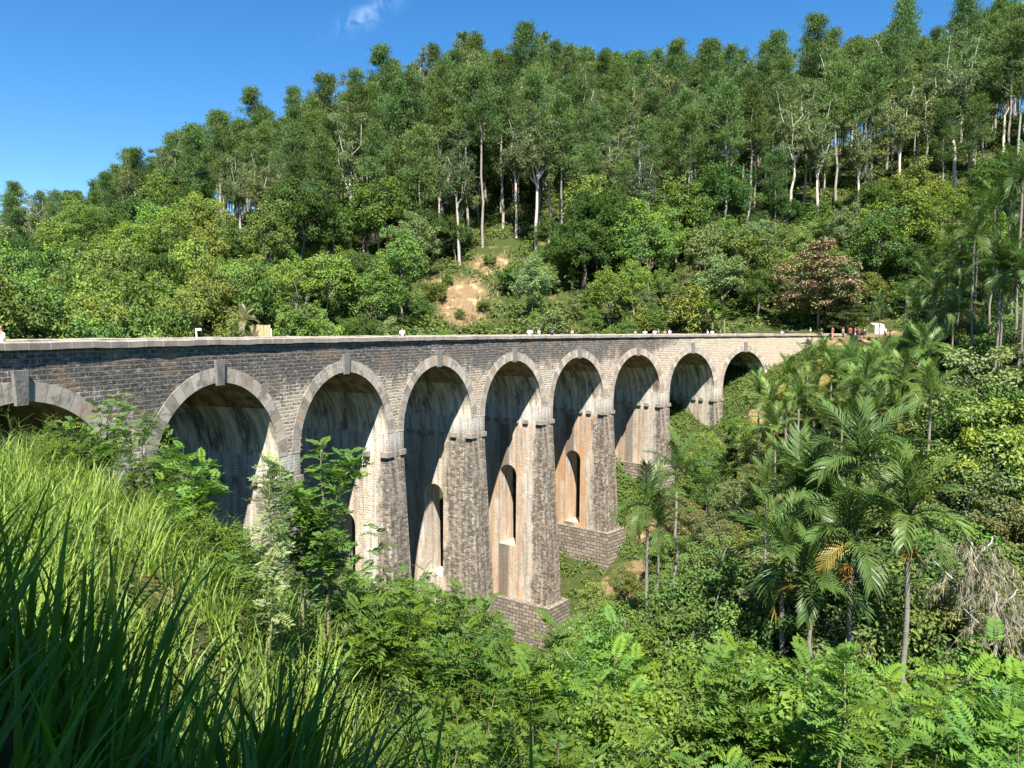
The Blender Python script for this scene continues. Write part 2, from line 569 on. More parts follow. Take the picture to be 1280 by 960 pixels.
def put_clump(mb, c, rad, n, L, Wd, mat=0, up=0.5, outw=0.7, droop=0.1, tone=0.5, hue=0.5, hollow=0.35, down=0.0):
    """a spray of leaves: leaf faces turn outwards and upwards"""
    d = unit(rng.normal(size=(n, 3)))
    r = hollow + (1 - hollow) * rng.random(n) ** 0.6
    P = np.asarray(c) + d * r[:, None] * np.asarray(rad)
    N = unit(d * outw + np.array([0, 0, up]) + rng.normal(0, 0.45, (n, 3)))
    D = rng.normal(size=(n, 3)) + d * 0.6 + np.array([0, 0, -down])
    D = unit(D - N * (D * N).sum(1, keepdims=True))
    put_leaves(mb, P, D, N, L * rng.uniform(0.7, 1.3, n), Wd * rng.uniform(0.75, 1.25, n),
               np.clip(tone + rng.normal(0, 0.2, n), 0, 1), np.clip(hue + rng.normal(0, 0.2, n), 0, 1), mat, droop=droop)


# ------------------------------------------------------------------ objects
def tag(o, label=None, cat=None, group=None, kind=None):
    for k, v in (('label', label), ('category', cat), ('group', group), ('kind', kind)):
        if v:
            o[k] = v
    return o


def link(name, data, parent=None, color=None):
    o = bpy.data.objects.new(name, data)
    COL.objects.link(o)
    if parent is not None:
        o.parent = parent
    if color is not None:
        o.color = (*color[:3], 1)
    return o


def thing(name, label, cat, loc=(0, 0, 0), rz=0.0, sc=(1, 1, 1), group=None):
    o = link(name, None)
    o.empty_display_size = 0.3
    o.location = loc
    o.rotation_euler = (0, 0, rz)
    o.scale = sc if isinstance(sc, (tuple, list)) else (sc, sc, sc)
    return tag(o, label, cat, group)


# ------------------------------------------------------------------ ground
GP = np.array([
    # the near bank: high on the grass side, falling away towards the valley
    (0, 0, -1.35), (-3, 0, -0.7), (-6, 2, -0.35), (3, 0, -2.9), (6, 0, -5), (0, 4, -3.3), (-2, 4, -2.25), (-4, 5, -1.75), (2.5, 4, -5.0),
    (-10, 15, -2.9), (-15, 20, -3.2), (-8.7, 18, -4.2), (-6, 18, -6.0), (-6, 12, -3.6), (-3, 10, -5.9), (0, 10, -7.6), (-10, 27, -8.6), (-17, 27, -5.5),
    (-20, 18, -3.5), (-25, 10, -1), (-20, 0, 2), (-9, 8, -2.0), (-16, 10, -1.6),
    (-3, 25, -12.3), (0, 25, -13.6), (5, 20, -13), (10, 15, -10.2), (15, 10, -10), (10, 5, -7.6), (20, 15, -12.5), (12, 25, -15.5), (20, 30, -17.5),
    (5, 12, -8.4), (0, 40, -21), (10, 45, -24), (-8, 40, -20), (0, 55, -27.5), (6, 65, -29.3), (-5, 33, -16.5),
    # the far side of the valley
    (20, 75, -20), (15, 65, -24), (15, 50, -23.5), (28, 60, -18), (47, 70, -3.5), (45, 50, -8), (35, 50, -13), (25, 45, -19.5), (30, 70, -15.5),
    (40, 90, -5), (60, 110, 0), (60, 80, -0.5), (70, 60, -1), (45, 106, -0.6), (36, 98, -4.6), (50, 100, -2.2),
    # along the piers
    (29, 92, -9.6), (25, 92, -11.8), (17.4, 86, -17.2), (10, 78, -22.8), (3.3, 70, -28.9), (-2.6, 61, -28.5), (-8, 52, -26), (-12.4, 42.5, -19.5), (-16, 32, -11.5), (-18.5, 22, -4.6),
    # behind the viaduct
    (-6, 78, -24), (0, 90, -14), (-11, 65, -20), (-14, 80, -10), (5, 101, -6), (0, 108, 0), (20, 108, -1.5), (-28, 40, -1.5), (-30, 60, -2), (-22, 50, -9), (-25, 72, -2),
    (-40, 60, 0), (-45, 35, 0), (-60, 80, 2), (-20, 100, 2), (14, 96, -9),
    # the forested hill
    (-6, 116, 1.5), (-6, 125, 7.4), (-6, 137, 14), (-5, 150, 21), (0, 180, 38), (-60, 120, 4.5), (-70, 170, 21), (-100, 220, 24), (-110, 150, 4), (-130, 200, 12),
    (-150, 230, 13), (-200, 240, -4), (-190, 275, 2), (-147, 275, 26), (-82, 265, 37), (-170, 250, 3), (-115, 270, 32), (-60, 262, 41), (-46, 255, 45), (-10, 245, 56), (40, 235, 54), (89, 235, 51), (133, 225, 57), (176, 220, 68),
    (45, 118, 2.2), (65, 150, 23), (88, 150, 31), (120, 150, 35), (60, 185, 39), (110, 190, 50), (80, 122, 6), (105, 118, 8), (-35, 150, 17), (25, 150, 20),
    (0, 320, 48), (-100, 340, 5), (-190, 330, -15), (100, 320, 50), (190, 150, 45), (150, 110, 12),
    # behind the camera and far to the sides
    (0, -6, 0.6), (-6, -6, 1.6), (10, -10, -3), (0, -40, 8), (-60, 0, 6), (60, 0, -7), (85, 30, -3), (30, 8, -11), (-100, 60, 4), (120, 60, 4), (0, -120, 15), (-160, 60, 5), (190, 40, 8),
], float)


def tps(r2):
    return np.where(r2 > 1e-9, 0.5 * r2 * np.log(np.maximum(r2, 1e-9)), 0.0)


_n = len(GP)
_A = np.zeros((_n + 3, _n + 3))
_A[:_n, :_n] = tps(((GP[:, None, :2] - GP[None, :, :2]) ** 2).sum(-1)) + np.eye(_n) * 0.5
_A[:_n, _n] = 1
_A[:_n, _n + 1:] = GP[:, :2]
_A[_n, :_n] = 1
_A[_n + 1:, :_n] = GP[:, :2].T
_W = np.linalg.solve(_A, np.concatenate([GP[:, 2], np.zeros(3)]))


def ground(x, y):
    x, y = np.asarray(x, float), np.asarray(y, float)
    sh = x.shape
    q = np.stack([x.ravel(), y.ravel()], 1)
    z = np.empty(len(q))
    for i in range(0, len(q), 20000):
        k = q[i:i + 20000]
        z[i:i + 20000] = tps(((k[:, None] - GP[None, :, :2]) ** 2).sum(-1)) @ _W[:_n] + _W[_n] + k @ _W[_n + 1:]
    d = np.hypot(q[:, 0], q[:, 1] - 110)
    t = np.clip((d - 215) / 160, 0, 1)
    t = t * t * (3 - 2 * t)
    far = -12 + 9 * np.sin(q[:, 0] / 170) * np.cos(q[:, 1] / 210)
    far = far + 215 * np.exp(-((q[:, 0] + 1350) / 420) ** 2 - ((q[:, 1] - 1550) / 500) ** 2)
    far = far + 150 * np.exp(-((q[:, 0] - 900) / 700) ** 2 - ((q[:, 1] - 2200) / 600) ** 2)
    z = np.clip(z, -40, 90) * (1 - t) + far * t
    return z.reshape(sh)


def gz(x, y):
    return float(ground(np.array([x]), np.array([y]))[0])


def earth_mask(x, y):
    e = np.zeros_like(x)
    for cx, cy, rx, ry, a in ((-7.5, 121, 4.6, 8.0, 0.95), (-3.5, 133, 5, 4, 0.9), (-12, 127, 3, 3, 0.7), (0, 128, 2.5, 3, 0.7), (12, 73, 5, 3.2, 0.9), (16, 79, 4, 3, 0.8), (29.5, 89, 2.2, 4.5, 0.75),
                              (49, 105, 9, 2.2, 1.2), (62, 109, 12, 3, 1.2), (5, 63, 3, 3, 0.7), (24, 90, 2.5, 2, 0.6)):
        e = np.maximum(e, a * np.exp(-((x - cx) / rx) ** 2 - ((y - cy) / ry) ** 2))
    return e


def make_ground():
    n = 300
    u = np.linspace(-1, 1, n)
    sx = 70 * np.sinh(u * 4.75) / np.sinh(1.0) * 0.84
    X, Y = np.meshgrid(sx, sx + 40)
    Z = ground(X, Y)
    Z = Z + np.sin(X * 0.9 + np.cos(Y * 0.7) * 2) * np.cos(Y * 1.1) * 0.12
    V = np.stack([X, Y, Z], -1).reshape(-1, 3)
    i = np.arange(n * n).reshape(n, n)
    F = np.stack([i[:-1, :-1], i[:-1, 1:], i[1:, 1:], i[1:, :-1]], -1).reshape(-1, 4)
    mb = MB()
    mb.add(V, F, smooth=True)
    me = mb.mesh('ground', [M['ground']])
    a = me.attributes.new('earth', 'FLOAT', 'POINT')
    a.data.foreach_set('value', earth_mask(X, Y).astype(np.float32).ravel())
    tag(link('ground', me), kind='structure')


make_ground()

# ------------------------------------------------------------------ the viaduct
BX, BY, BTH, BK = 0.179, 65.677, 0.59984, 0.0077143
PITCH_S, R_ARCH, WIDE = 10.65, 4.42, 7.6
Z_SPRING = -2.15 - R_ARCH
Z_CORBEL = -8.1
S0, S1 = -84.0, 64.0


def bp(s, t, z):
    h = BTH + BK * s
    return np.array((BX + (math.cos(BTH) - math.cos(h)) / BK + t * math.cos(h), BY + (math.sin(h) - math.sin(BTH)) / BK - t * math.sin(h), z))


ARCH_S = [(i - 4) * PITCH_S for i in range(9)]
PIER_S = [(j - 3.5) * PITCH_S for j in range(8)]
viaduct = thing('railway_viaduct', 'curved stone railway viaduct with nine round arches crossing the green valley', 'viaduct')


def strip(mb, prof, s_list, mat=0, uvf=None, wob=0.0):
    """sweep a list of (t, z) along the curve"""
    for a, b in zip(s_list[:-1], s_list[1:]):
        v = 0.0
        for p, q in zip(prof[:-1], prof[1:]):
            w = v + math.hypot(q[0] - p[0], q[1] - p[1])
            uv = [(a, v), (b, v), (b, w), (a, w)] if uvf is None else [(a, p[1]), (b, p[1]), (b, q[1]), (a, q[1])]
            wv = lambda x: wob * (0.014 * math.sin(x * 1.7) + 0.01 * math.sin(x * 4.3 + 1) + 0.008 * math.sin(x * 9.1))
            W2 = lambda x, c: bp(x, c[0] + wv(x + 3.3), c[1] + wv(x))
            mb.quad([W2(a, p), W2(b, p), W2(b, q), W2(a, q)], uv, mat)
            v = w


def spandrel(t, name, sign):
    mb = MB()
    edges = []
    for s in ARCH_S:
        edges += [s + R_ARCH * math.cos(a) for a in np.linspace(PI, 0, 33)]
    edges = list(np.arange(S0, edges[0], 2.5)) + edges + list(np.arange(edges[-1], S1, 2.5))[1:] + [S1]

    def zb(a, b):
        m = (a + b) / 2
        for s in ARCH_S:
            if abs(m - s) < R_ARCH:
                f = lambda x: Z_SPRING + math.sqrt(max(0, R_ARCH ** 2 - (x - s) ** 2))
                return f(a), f(b)
        return (-17.0, -17.0) if m < ARCH_S[0] or m > ARCH_S[-1] else (Z_SPRING, Z_SPRING)
    for a, b in zip(edges[:-1], edges[1:]):
        if b - a < 1e-6:
            continue
        z0, z1 = zb(a, b)
        pts = [bp(a, t, z0), bp(b, t, z1), bp(b, t, -0.3), bp(a, t, -0.3)]
        mb.quad(pts if sign > 0 else pts[::-1], [(a, z0), (b, z1), (b, -0.3), (a, -0.3)] if sign > 0 else [(a, -0.3), (b, -0.3), (b, z1), (a, z0)])
    ti = t - sign * 0.5
    strip(mb, [(ti, -0.3), (ti, -1.1)], list(np.arange(S0, S1, 2.5)) + [S1], uvf=1)
    return link(name, mb.mesh(name, [M['spandrel']]), viaduct)


spandrel(0.0, 'spandrel_wall', 1)
spandrel(-WIDE, 'spandrel_wall', -1)
SL = list(np.arange(S0, S1, 1.9)) + [S1]
for t, sg in ((0.0, 1), (-WIDE, -1)):
    mb = MB()
    strip(mb, [(t - sg * 0.58, -0.3), (t - sg * 0.58, -0.05), (t - sg * 0.5, 0.0), (t + sg * 0.08, 0.0), (t + sg * 0.15, -0.05), (t + sg * 0.15, -0.3), (t - sg * 0.01, -0.3)], list(np.arange(S0, S1, 0.63)) + [S1], wob=1.0)
    link('coping', mb.mesh('coping', [M['coping']]), viaduct)
mb = MB()
strip(mb, [(-0.5, -1.1), (-WIDE / 2 + 1.6, -1.02), (-WIDE / 2, -1.0), (-WIDE / 2 - 1.6, -1.02), (-WIDE + 0.5, -1.1)], SL)
link('deck', mb.mesh('deck', [M['ballast']]), viaduct)
for t in (-WIDE / 2 - 0.84, -WIDE / 2 + 0.84):
    mb = MB()
    strip(mb, [(t - 0.035, -1.02), (t - 0.035, -0.87), (t + 0.035, -0.87), (t + 0.035, -1.02)], SL)
    link('rail', mb.mesh('rail', [M['rail']]), viaduct)

for s in ARCH_S:
    mb = MB()
    an = np.linspace(0, PI, 41)
    for a, b in zip(an[:-1], an[1:]):
        for t0, t1 in ((0.0, -WIDE / 2), (-WIDE / 2, -WIDE)):
            P = [bp(s + R_ARCH * math.cos(q), t, Z_SPRING + R_ARCH * math.sin(q)) for q, t in ((a, t0), (b, t0), (b, t1), (a, t1))]
            # v is the distance up from the springing on either haunch
            va, vb = (R_ARCH * min(q, PI - q) for q in (a, b))
            o = 0 if a < PI / 2 - 1e-6 else 30
            mb.add(P, [(0, 1, 2, 3)], 0, uv=[[(t0 + o + s, va), (t0 + o + s, vb), (t1 + o + s, vb), (t1 + o + s, va)]], smooth=True)
    barrel = link('arch_barrel', mb.mesh('arch_barrel', [M['barrel']]), viaduct)
    for tf, sg in ((0.0, 1), (-WIDE, -1)):
        mb = MB()
        t1, t2 = tf - sg * 0.05, tf + sg * 0.022
        r0, r1 = R_ARCH - 0.015, R_ARCH + 0.72
        for a, b in zip(an[:-1], an[1:]):
            g = lambda r, q, t: bp(s + r * math.cos(q), t, Z_SPRING + r * math.sin(q))
            U = lambda v0, v1: [(a * 4.9, v0), (b * 4.9, v0), (b * 4.9, v1), (a * 4.9, v1)]
            mb.quad([g(r0, a, t2), g(r0, b, t2), g(r1, b, t2), g(r1, a, t2)], U(0, 1))
            mb.quad([g(r1, a, t1), g(r1, b, t1), g(r1, b, t2), g(r1, a, t2)], U(1, 1.1))
            mb.quad([g(r0, a, t1), g(r0, b, t1), g(r0, b, t2), g(r0, a, t2)], U(0, 0.1))
        link('arch_ring', mb.mesh('arch_ring', [M['ring']]), barrel)
    mb = MB()
    zl, zh = -2.15 - 0.14, -2.15 + 1.12
    c8 = [(s + a * w, t, z) for z, w in ((zl, 0.23), (zh, 0.31)) for a, t in ((-1, 0.15), (1, 0.15), (1, -0.4), (-1, -0.4))]
    mb.add([bp(*c) for c in c8], [(0, 1, 5, 4), (1, 2, 6, 5), (2, 3, 7, 6), (3, 0, 4, 7), (4, 5, 6, 7), (3, 2, 1, 0)])
    link('keystone', mb.mesh('keystone', [M['keystone']]), barrel)

HB = PITCH_S / 2 - R_ARCH
PLINTH_TOP = [-12.5, -21, -26, -27, -25.0, -20.3, -14.9, None]
PIER_FOOT = [-15, -24, -30, -32, -33, -27, -21, -14]
ORANGE = [0.15, 0.2, 0.3, 0.3, 0.6, 1.0, 0.5, 0.4]
CRUST = [1.0, 1.5, 0.8, 2.6, 0.9, 1.3, 0.7, 0.7]
STAIN = [0, 0, 0, 0.15, 1, 1, 0.8, 0.6]
OPEN_HALF, OPEN_SILL, OPEN_SPRING = 0.98, -20.0, -13.25
TC = -WIDE / 2


def make_pier(j):
    s = PIER_S[j]
    zf = PIER_FOOT[j]
    hole = 1 <= j <= 5
    sill = max(OPEN_SILL, zf + 2)
    fs = lambda z: HB + max(0.0, (Z_CORBEL - z)) * 0.016           # half thickness
    ft = lambda z: max(0.0, (Z_CORBEL - z)) * 0.052                 # batter of the outer faces
    mb = MB()
    for sg in (-1, 1):
        def q(tz):
            P = [bp(s + sg * fs(z), t, z) for t, z in tz]
            U = [(t, z) for t, z in tz]
            mb.quad(P if sg < 0 else P[::-1], U if sg < 0 else U[::-1])
        # straight jamb below the springing, then the battered shaft
        q([(-WIDE, Z_CORBEL), (0, Z_CORBEL), (0, Z_SPRING), (-WIDE, Z_SPRING)])
        tl, tr = TC - OPEN_HALF, TC + OPEN_HALF
        if not hole:
            q([(-WIDE - ft(zf), zf), (ft(zf), zf), (0, Z_CORBEL), (-WIDE, Z_CORBEL)])
        else:
            q([(-WIDE - ft(zf), zf), (tl, zf), (tl, Z_CORBEL), (-WIDE, Z_CORBEL)])
            q([(tr, zf), (ft(zf), zf), (0, Z_CORBEL), (tr, Z_CORBEL)])
            q([(tl, zf), (tr, zf), (tr, sill), (tl, sill)])
            aa = np.linspace(PI, 0, 15)
            arc = [(TC + OPEN_HALF * math.cos(a), OPEN_SPRING + OPEN_HALF * math.sin(a)) for a in aa]
            for a, b in zip(arc[:-1], arc[1:]):
                q([a, b, (b[0], Z_CORBEL), (a[0], Z_CORBEL)])
    if hole:
        loop = [(tl, sill)] + arc + [(tr, sill), (tl, sill)]
        for a, b in zip(loop[:-1], loop[1:]):
            L = math.hypot(a[0] - b[0], a[1] - b[1])
            vert = abs(a[0] - b[0]) < 0.2
            P = [bp(s - fs(a[1]), *a), bp(s - fs(b[1]), *b), bp(s + fs(b[1]), *b), bp(s + fs(a[1]), *a)]
            U = [(-30, a[1]), (-30, b[1]), (-27, b[1]), (-27, a[1])] if vert else [(-30, -15), (-30 + L, -15), (-30 + L, -12), (-30, -12)]
            mb.quad(P[::-1], U[::-1])
    for t0, sg in ((0.0, 1), (-WIDE, -1)):
        rows = [Z_SPRING, Z_CORBEL] + list(np.linspace(Z_CORBEL, zf, 6))[1:]
        for a, b in zip(rows[:-1], rows[1:]):
            P = [bp(s - fs(b), t0 + sg * ft(b), b), bp(s + fs(b), t0 + sg * ft(b), b), bp(s + fs(a), t0 + sg * ft(a), a), bp(s - fs(a), t0 + sg * ft(a), a)]
            U = [(12 - fs(b), b), (12 + fs(b), b), (12 + fs(a), a), (12 - fs(a), a)]
            mb.quad(P if sg > 0 else P[::-1], U if sg > 0 else U[::-1])
    p = link('pier', mb.mesh('pier', [M['pier']]), viaduct)
    p['orange'], p['crust'], p['stain'] = float(ORANGE[j]), float(CRUST[j]), float(STAIN[j])
    if PLINTH_TOP[j] is not None:
        zt = PLINTH_TOP[j]
        a, b = fs(zt) + 0.55, ft(zt) + 0.55
        mb = MB()
        ring = lambda z, e: [bp(s - a - e, b + e, z), bp(s + a + e, b + e, z), bp(s + a + e, -WIDE - b - e, z), bp(s - a - e, -WIDE - b - e, z)]
        lo, hi = ring(zt - 11, 0.35), ring(zt, 0)
        for i in range(4):
            k = (i + 1) % 4
            wd = 2 * a if i % 2 == 0 else WIDE + 2 * b
            mb.quad([lo[i], lo[k], hi[k], hi[i]], [(0, zt - 11), (wd, zt - 11), (wd, zt), (0, zt)])
        mb.quad(hi, [(0, 0), (2 * a, 0), (2 * a, 9), (0, 9)])
        link('plinth', mb.mesh('plinth', [M['plinth']]), p)
    # corbels: stubs left in the shaft where the arch centring once rested
    for tcn in [-0.3] + [-1.75 - 1.12 * i for i in range(5)]:
        w = 0.52 if tcn < -1 else 0.66
        mb = MB()
        t0, t1 = (tcn - w / 2, tcn + w / 2) if tcn < -1 else (-0.5, 0.12)
        sa = s - HB
        C = [bp(x, t, z) for z in (Z_CORBEL - 0.12, Z_CORBEL + 0.24) for x, t in ((sa - 0.2, t1), (sa + 0.1 if tcn < -1 else sa + 0.5, t1), (sa + 0.1 if tcn < -1 else sa + 0.5, t0), (sa - 0.2, t0))]
        mb.add(C, [(0, 1, 5, 4), (1, 2, 6, 5), (2, 3, 7, 6), (3, 0, 4, 7), (4, 5, 6, 7), (3, 2, 1, 0)])
        link('corbel', mb.mesh('corbel', [M['corbel']]), p)
    mb = MB()
    C = [bp(x, t, z) for z in (Z_CORBEL - 0.12, Z_CORBEL + 0.24) for x, t in ((s + HB - 0.5, 0.11), (s + HB + 0.17, 0.11), (s + HB + 0.17, -0.5), (s + HB - 0.5, -0.5))]
    mb.add(C, [(0, 1, 5, 4), (1, 2, 6, 5), (2, 3, 7, 6), (3, 0, 4, 7), (4, 5, 6, 7), (3, 2, 1, 0)])
    link('corbel', mb.mesh('corbel', [M['corbel']]), p)


for j in range(8):
    make_pier(j)

# ------------------------------------------------------------------ plants: one mesh of each kind, copied as whole things
TM, BM = [M['leaf']], [M['bark']]
PROTO = {}


def shell_points(n, rad, zmin=-0.5, inner=0.55, lump=0.2):
    d = rand_dirs(n * 3)
    d = d[d[:, 2] > zmin][:n]
    r = inner + (1 - inner) * rng.random(len(d)) ** 0.5
    return d * r[:, None] * np.asarray(rad) * (1 + rng.normal(0, lump, (len(d), 1)))


def proto(kind, trunk_mb, crown_mb, leaf='leaf', extra=None):
    d = {'trunk': trunk_mb.mesh(kind + '_trunk', BM), 'crown': crown_mb.mesh(kind + '_crown', [M[leaf]])}
    PROTO.setdefault(kind, []).append(d)


def broadleaf(kind, H, rx, rz, nclump, nleaf, L, Wd, cr, trunk_r=0.16, leaf='leaf', zmin=-0.45, droop=0.1, inner=0.5, flat=0.75, stem=0.45, up=0.55, lump=0.18):
    t, c = MB(), MB()
    cz = H - rz
    C = shell_points(nclump, (rx, rx, rz), zmin, inner, lump) + np.array([0, 0, cz])
    top = np.array([rng.normal(0, 0.25), rng.normal(0, 0.25), cz + rz * 0.3])
    tp = bent((0, 0, -0.6), top, 6, 0.03)
    put_tube(t, tp, np.linspace(trunk_r * 1.25, trunk_r * 0.4, 6), 7)
    for q in C[rng.permutation(len(C))[:14]]:
        f = rng.uniform(0.5, 0.95)
        a = tp[0] + (tp[-1] - tp[0]) * f
        a = np.array([np.interp(a[2], tp[:, 2], tp[:, i]) for i in range(3)])
        put_tube(t, bent(a, q, 4, 0.07, 0.08), np.linspace(trunk_r * 0.45, trunk_r * 0.12, 4), 5)
    for q in C:
        s = cr * rng.uniform(0.65, 1.25)
        put_clump(c, q, (s, s, s * flat), int(nleaf * rng.uniform(0.7, 1.3)), L, Wd, up=up, tone=rng.uniform(0.25, 0.75), hue=rng.uniform(0.2, 0.8), droop=droop)
    proto(kind, t, c, leaf)


def pine(H, bare):
    t, c = MB(), MB()
    tp = bent((0, 0, -0.8), (rng.normal(0, 0.4), rng.normal(0, 0.4), H), 8, 0.008)
    put_tube(t, tp, np.linspace(0.23, 0.05, 8), 6)
    n = 78
    for i in range(n):
        f = (i / n) ** 0.85
        z = H * bare + (H * (1 - bare)) * f
        r = (2.75 * (1 - f) ** 0.6 + 0.45) * rng.uniform(0.3, 1.25) * (0.75 + 0.25 * min(1, f * 6))
        a = rng.random() * 2 * PI
        base = np.array([np.interp(z, tp[:, 2], tp[:, 0]), np.interp(z, tp[:, 2], tp[:, 1]), z])
        tip = base + np.array([r * math.cos(a), r * math.sin(a), r * rng.uniform(0.1, 0.5)])
        if i % 2 == 0:
            put_tube(t, bent(base, tip, 3, 0.04, -0.06), (0.05, 0.04, 0.02), 4)
        for k in range(2):
            q = base + (tip - base) * rng.uniform(0.6, 1.05) + rng.normal(0, 0.25, 3)
            m = 56
            D = unit(rng.normal(0, 0.75, (m, 3)) + unit(tip - base + 1e-6) * 0.5 + np.array([0, 0, 0.75]))
            P = q + rng.normal(0, 0.46, (m, 3)) * np.array([1, 1, 0.6])
            put_leaves(c, P, D, rand_dirs(m, 0.8), rng.uniform(0.32, 0.62, m), rng.uniform(0.075, 0.13, m),
                       np.clip(rng.uniform(0.3, 0.75) + rng.normal(0, 0.15, m), 0, 1), np.clip(rng.normal(0.5, 0.2, m), 0, 1))
    for i in range(5):            # dead stubs on the bare bole
        z = H * rng.uniform(0.2, bare)
        a = rng.random() * 6.28
        b = np.array([np.interp(z, tp[:, 2], tp[:, 0]), np.interp(z, tp[:, 2], tp[:, 1]), z])
        put_tube(t, [b, b + np.array([math.cos(a), math.sin(a), 0.25]) * rng.uniform(0.5, 1.3)], (0.04, 0.015), 4)
    proto('pine_tree', t, c, 'needle')


def eucalyptus(H):
    t, c = MB(), MB()
    fork = H * rng.uniform(0.42, 0.55)
    tp = bent((0, 0, -0.8), (rng.normal(0, 0.6), rng.normal(0, 0.6), fork), 6, 0.012)
    put_tube(t, tp, np.linspace(0.3, 0.17, 6), 7)
    for i in range(9):
        a = i * 2.4 + rng.normal(0, 0.3)
        r = rng.uniform(0.8, 3.4)
        z = fork + (H - fork) * rng.uniform(0.25, 0.95) * (1 - 0.12 * r / 3.4)
        b = tp[-1] - np.array([0, 0, rng.uniform(0, fork * 0.25)])
        b = np.array([np.interp(b[2], tp[:, 2], tp[:, 0]), np.interp(b[2], tp[:, 2], tp[:, 1]), b[2]])
        e = np.array([r * math.cos(a), r * math.sin(a), z])
        lp = bent(b, e, 5, 0.06, -0.05)
        put_tube(t, lp, np.linspace(0.13, 0.03, 5), 5)
        for k in range(10):
            q = lp[rng.integers(2, 5)] + rng.normal(0, 1.0, 3) * np.array([1, 1, 0.7])
            s = rng.uniform(0.55, 1.05)
            put_clump(c, q, (s, s, s * 0.7), 64, 0.46, 0.16, up=0.5, tone=rng.uniform(0.25, 0.8), hue=rng.uniform(0.2, 0.8), droop=0.2, down=0.8)
    proto('eucalyptus_tree', t, c, 'leaf')


for H, b in ((21, 0.46), (24, 0.55), (19, 0.42), (25, 0.6), (22, 0.5), (20, 0.55)):
    pine(H, b)
for H in (24, 22, 26, 21):
    eucalyptus(H)
for i in range(4):
    broadleaf('broadleaf_tree', 10.5 + i * 0.8, 3.6, 3.6 + 0.4 * i, 85, 85, 0.36, 0.2, 0.95)
for i in range(3):
    broadleaf('mango_tree', 12, 4.4, 4.4, 120, 90, 0.4, 0.17, 1.0, 0.25, zmin=-0.6, droop=0.25)
for i in range(4):
    broadleaf('valley_tree', 8.5, 2.5, 3.0, 95, 110, 0.21, 0.115, 0.6, 0.1, zmin=-0.7, inner=0.4)
for i in range(3):
    broadleaf('bush', 3.6, 2.0, 1.7, 60, 80, 0.25, 0.13, 0.6, 0.06, zmin=-0.8, inner=0.4)
for i in range(3):
    broadleaf('leafy_shrub', 2.6, 1.15, 1.15, 80, 95, 0.10, 0.055, 0.27, 0.03, 'soft_leaf', zmin=-0.8, inner=0.35)


def layered(H, leaf='leaf', bulge=2.2):
    t, c = MB(), MB()
    put_tube(t, bent((0, 0, -0.6), (0.2, 0.1, H * 0.95), 6, 0.01), np.linspace(0.2, 0.05, 6), 7)
    for i, z in enumerate(np.linspace(0.28, 0.97, 7) * H):
        R = 5.6 * (1 - (z / H) ** bulge) * (0.75 + 0.25 * min(1, z / H * 2.2)) * rng.uniform(0.8, 1.1) + 0.8
        for j in range(int(7 + R * 4)):
            a = rng.random() * 6.28
            r = R * rng.uniform(0.35, 1.0)
            q = np.array([r * math.cos(a), r * math.sin(a), z + rng.normal(0, 0.3) - 0.05 * r])
            if j < 7:
                put_tube(t, bent((0.1, 0, z - 0.3), q, 4, 0.03), np.linspace(0.06, 0.02, 4), 4)
            put_clump(c, q, (1.0, 1.0, 0.45), 90, 0.34, 0.19, up=1.2, outw=0.2, tone=rng.uniform(0.3, 0.75), hue=rng.uniform(0.1, 0.9))
    proto('layered_tree', t, c, leaf)


layered(11)
layered(11, 'copper', 3.6)


# pinnate-leaved shrubs of the near slope
def pinnate(npair, L, ll, lw, curl):
    """one compound leaf along +x: leaflets as (n,4,3), rachis points"""
    s = np.linspace(0.12, 1.0, npair)
    ang = curl * s
    x = L * np.sin(ang) / max(curl, 1e-3)
    z = -L * (1 - np.cos(ang)) / max(curl, 1e-3)
    out_ = []
    for i in range(npair):
        k = ll * (0.65 + 0.6 * math.sin(PI * (0.15 + 0.75 * s[i])))
        for sg in (-1, 1):
            d = unit(np.array([0.42, sg * 0.9, 0.12 + rng.normal(0, 0.12)]))
            w = unit(np.cross(d, (rng.normal(0, 0.2), 0, 1)))
            p = np.array([x[i], 0, z[i]])
            m = p + d * k * 0.5
            out_.append([p, m + w * lw * 0.5, p + d * k + np.array([0, 0, -0.12 * k]), m - w * lw * 0.5])
    e = np.array([x[-1], 0, z[-1]])
    out_.append([e, e + np.array([ll * 0.5, lw * 0.5, 0]), e + np.array([ll, 0, -0.1 * ll]), e + np.array([ll * 0.5, -lw * 0.5, 0])])
    return np.array(out_), np.stack([x, np.zeros(npair), z], 1)


def frame_rot(d, roll=0.0):
    d = unit(np.asarray(d, float))
    y = unit(np.cross((0, 0, 1), d)) if abs(d[2]) < 0.98 else np.array([0, 1.0, 0])
    z = np.cross(d, y)
    y, z = y * math.cos(roll) + z * math.sin(roll), z * math.cos(roll) - y * math.sin(roll)
    return np.stack([d, y, z], 1)


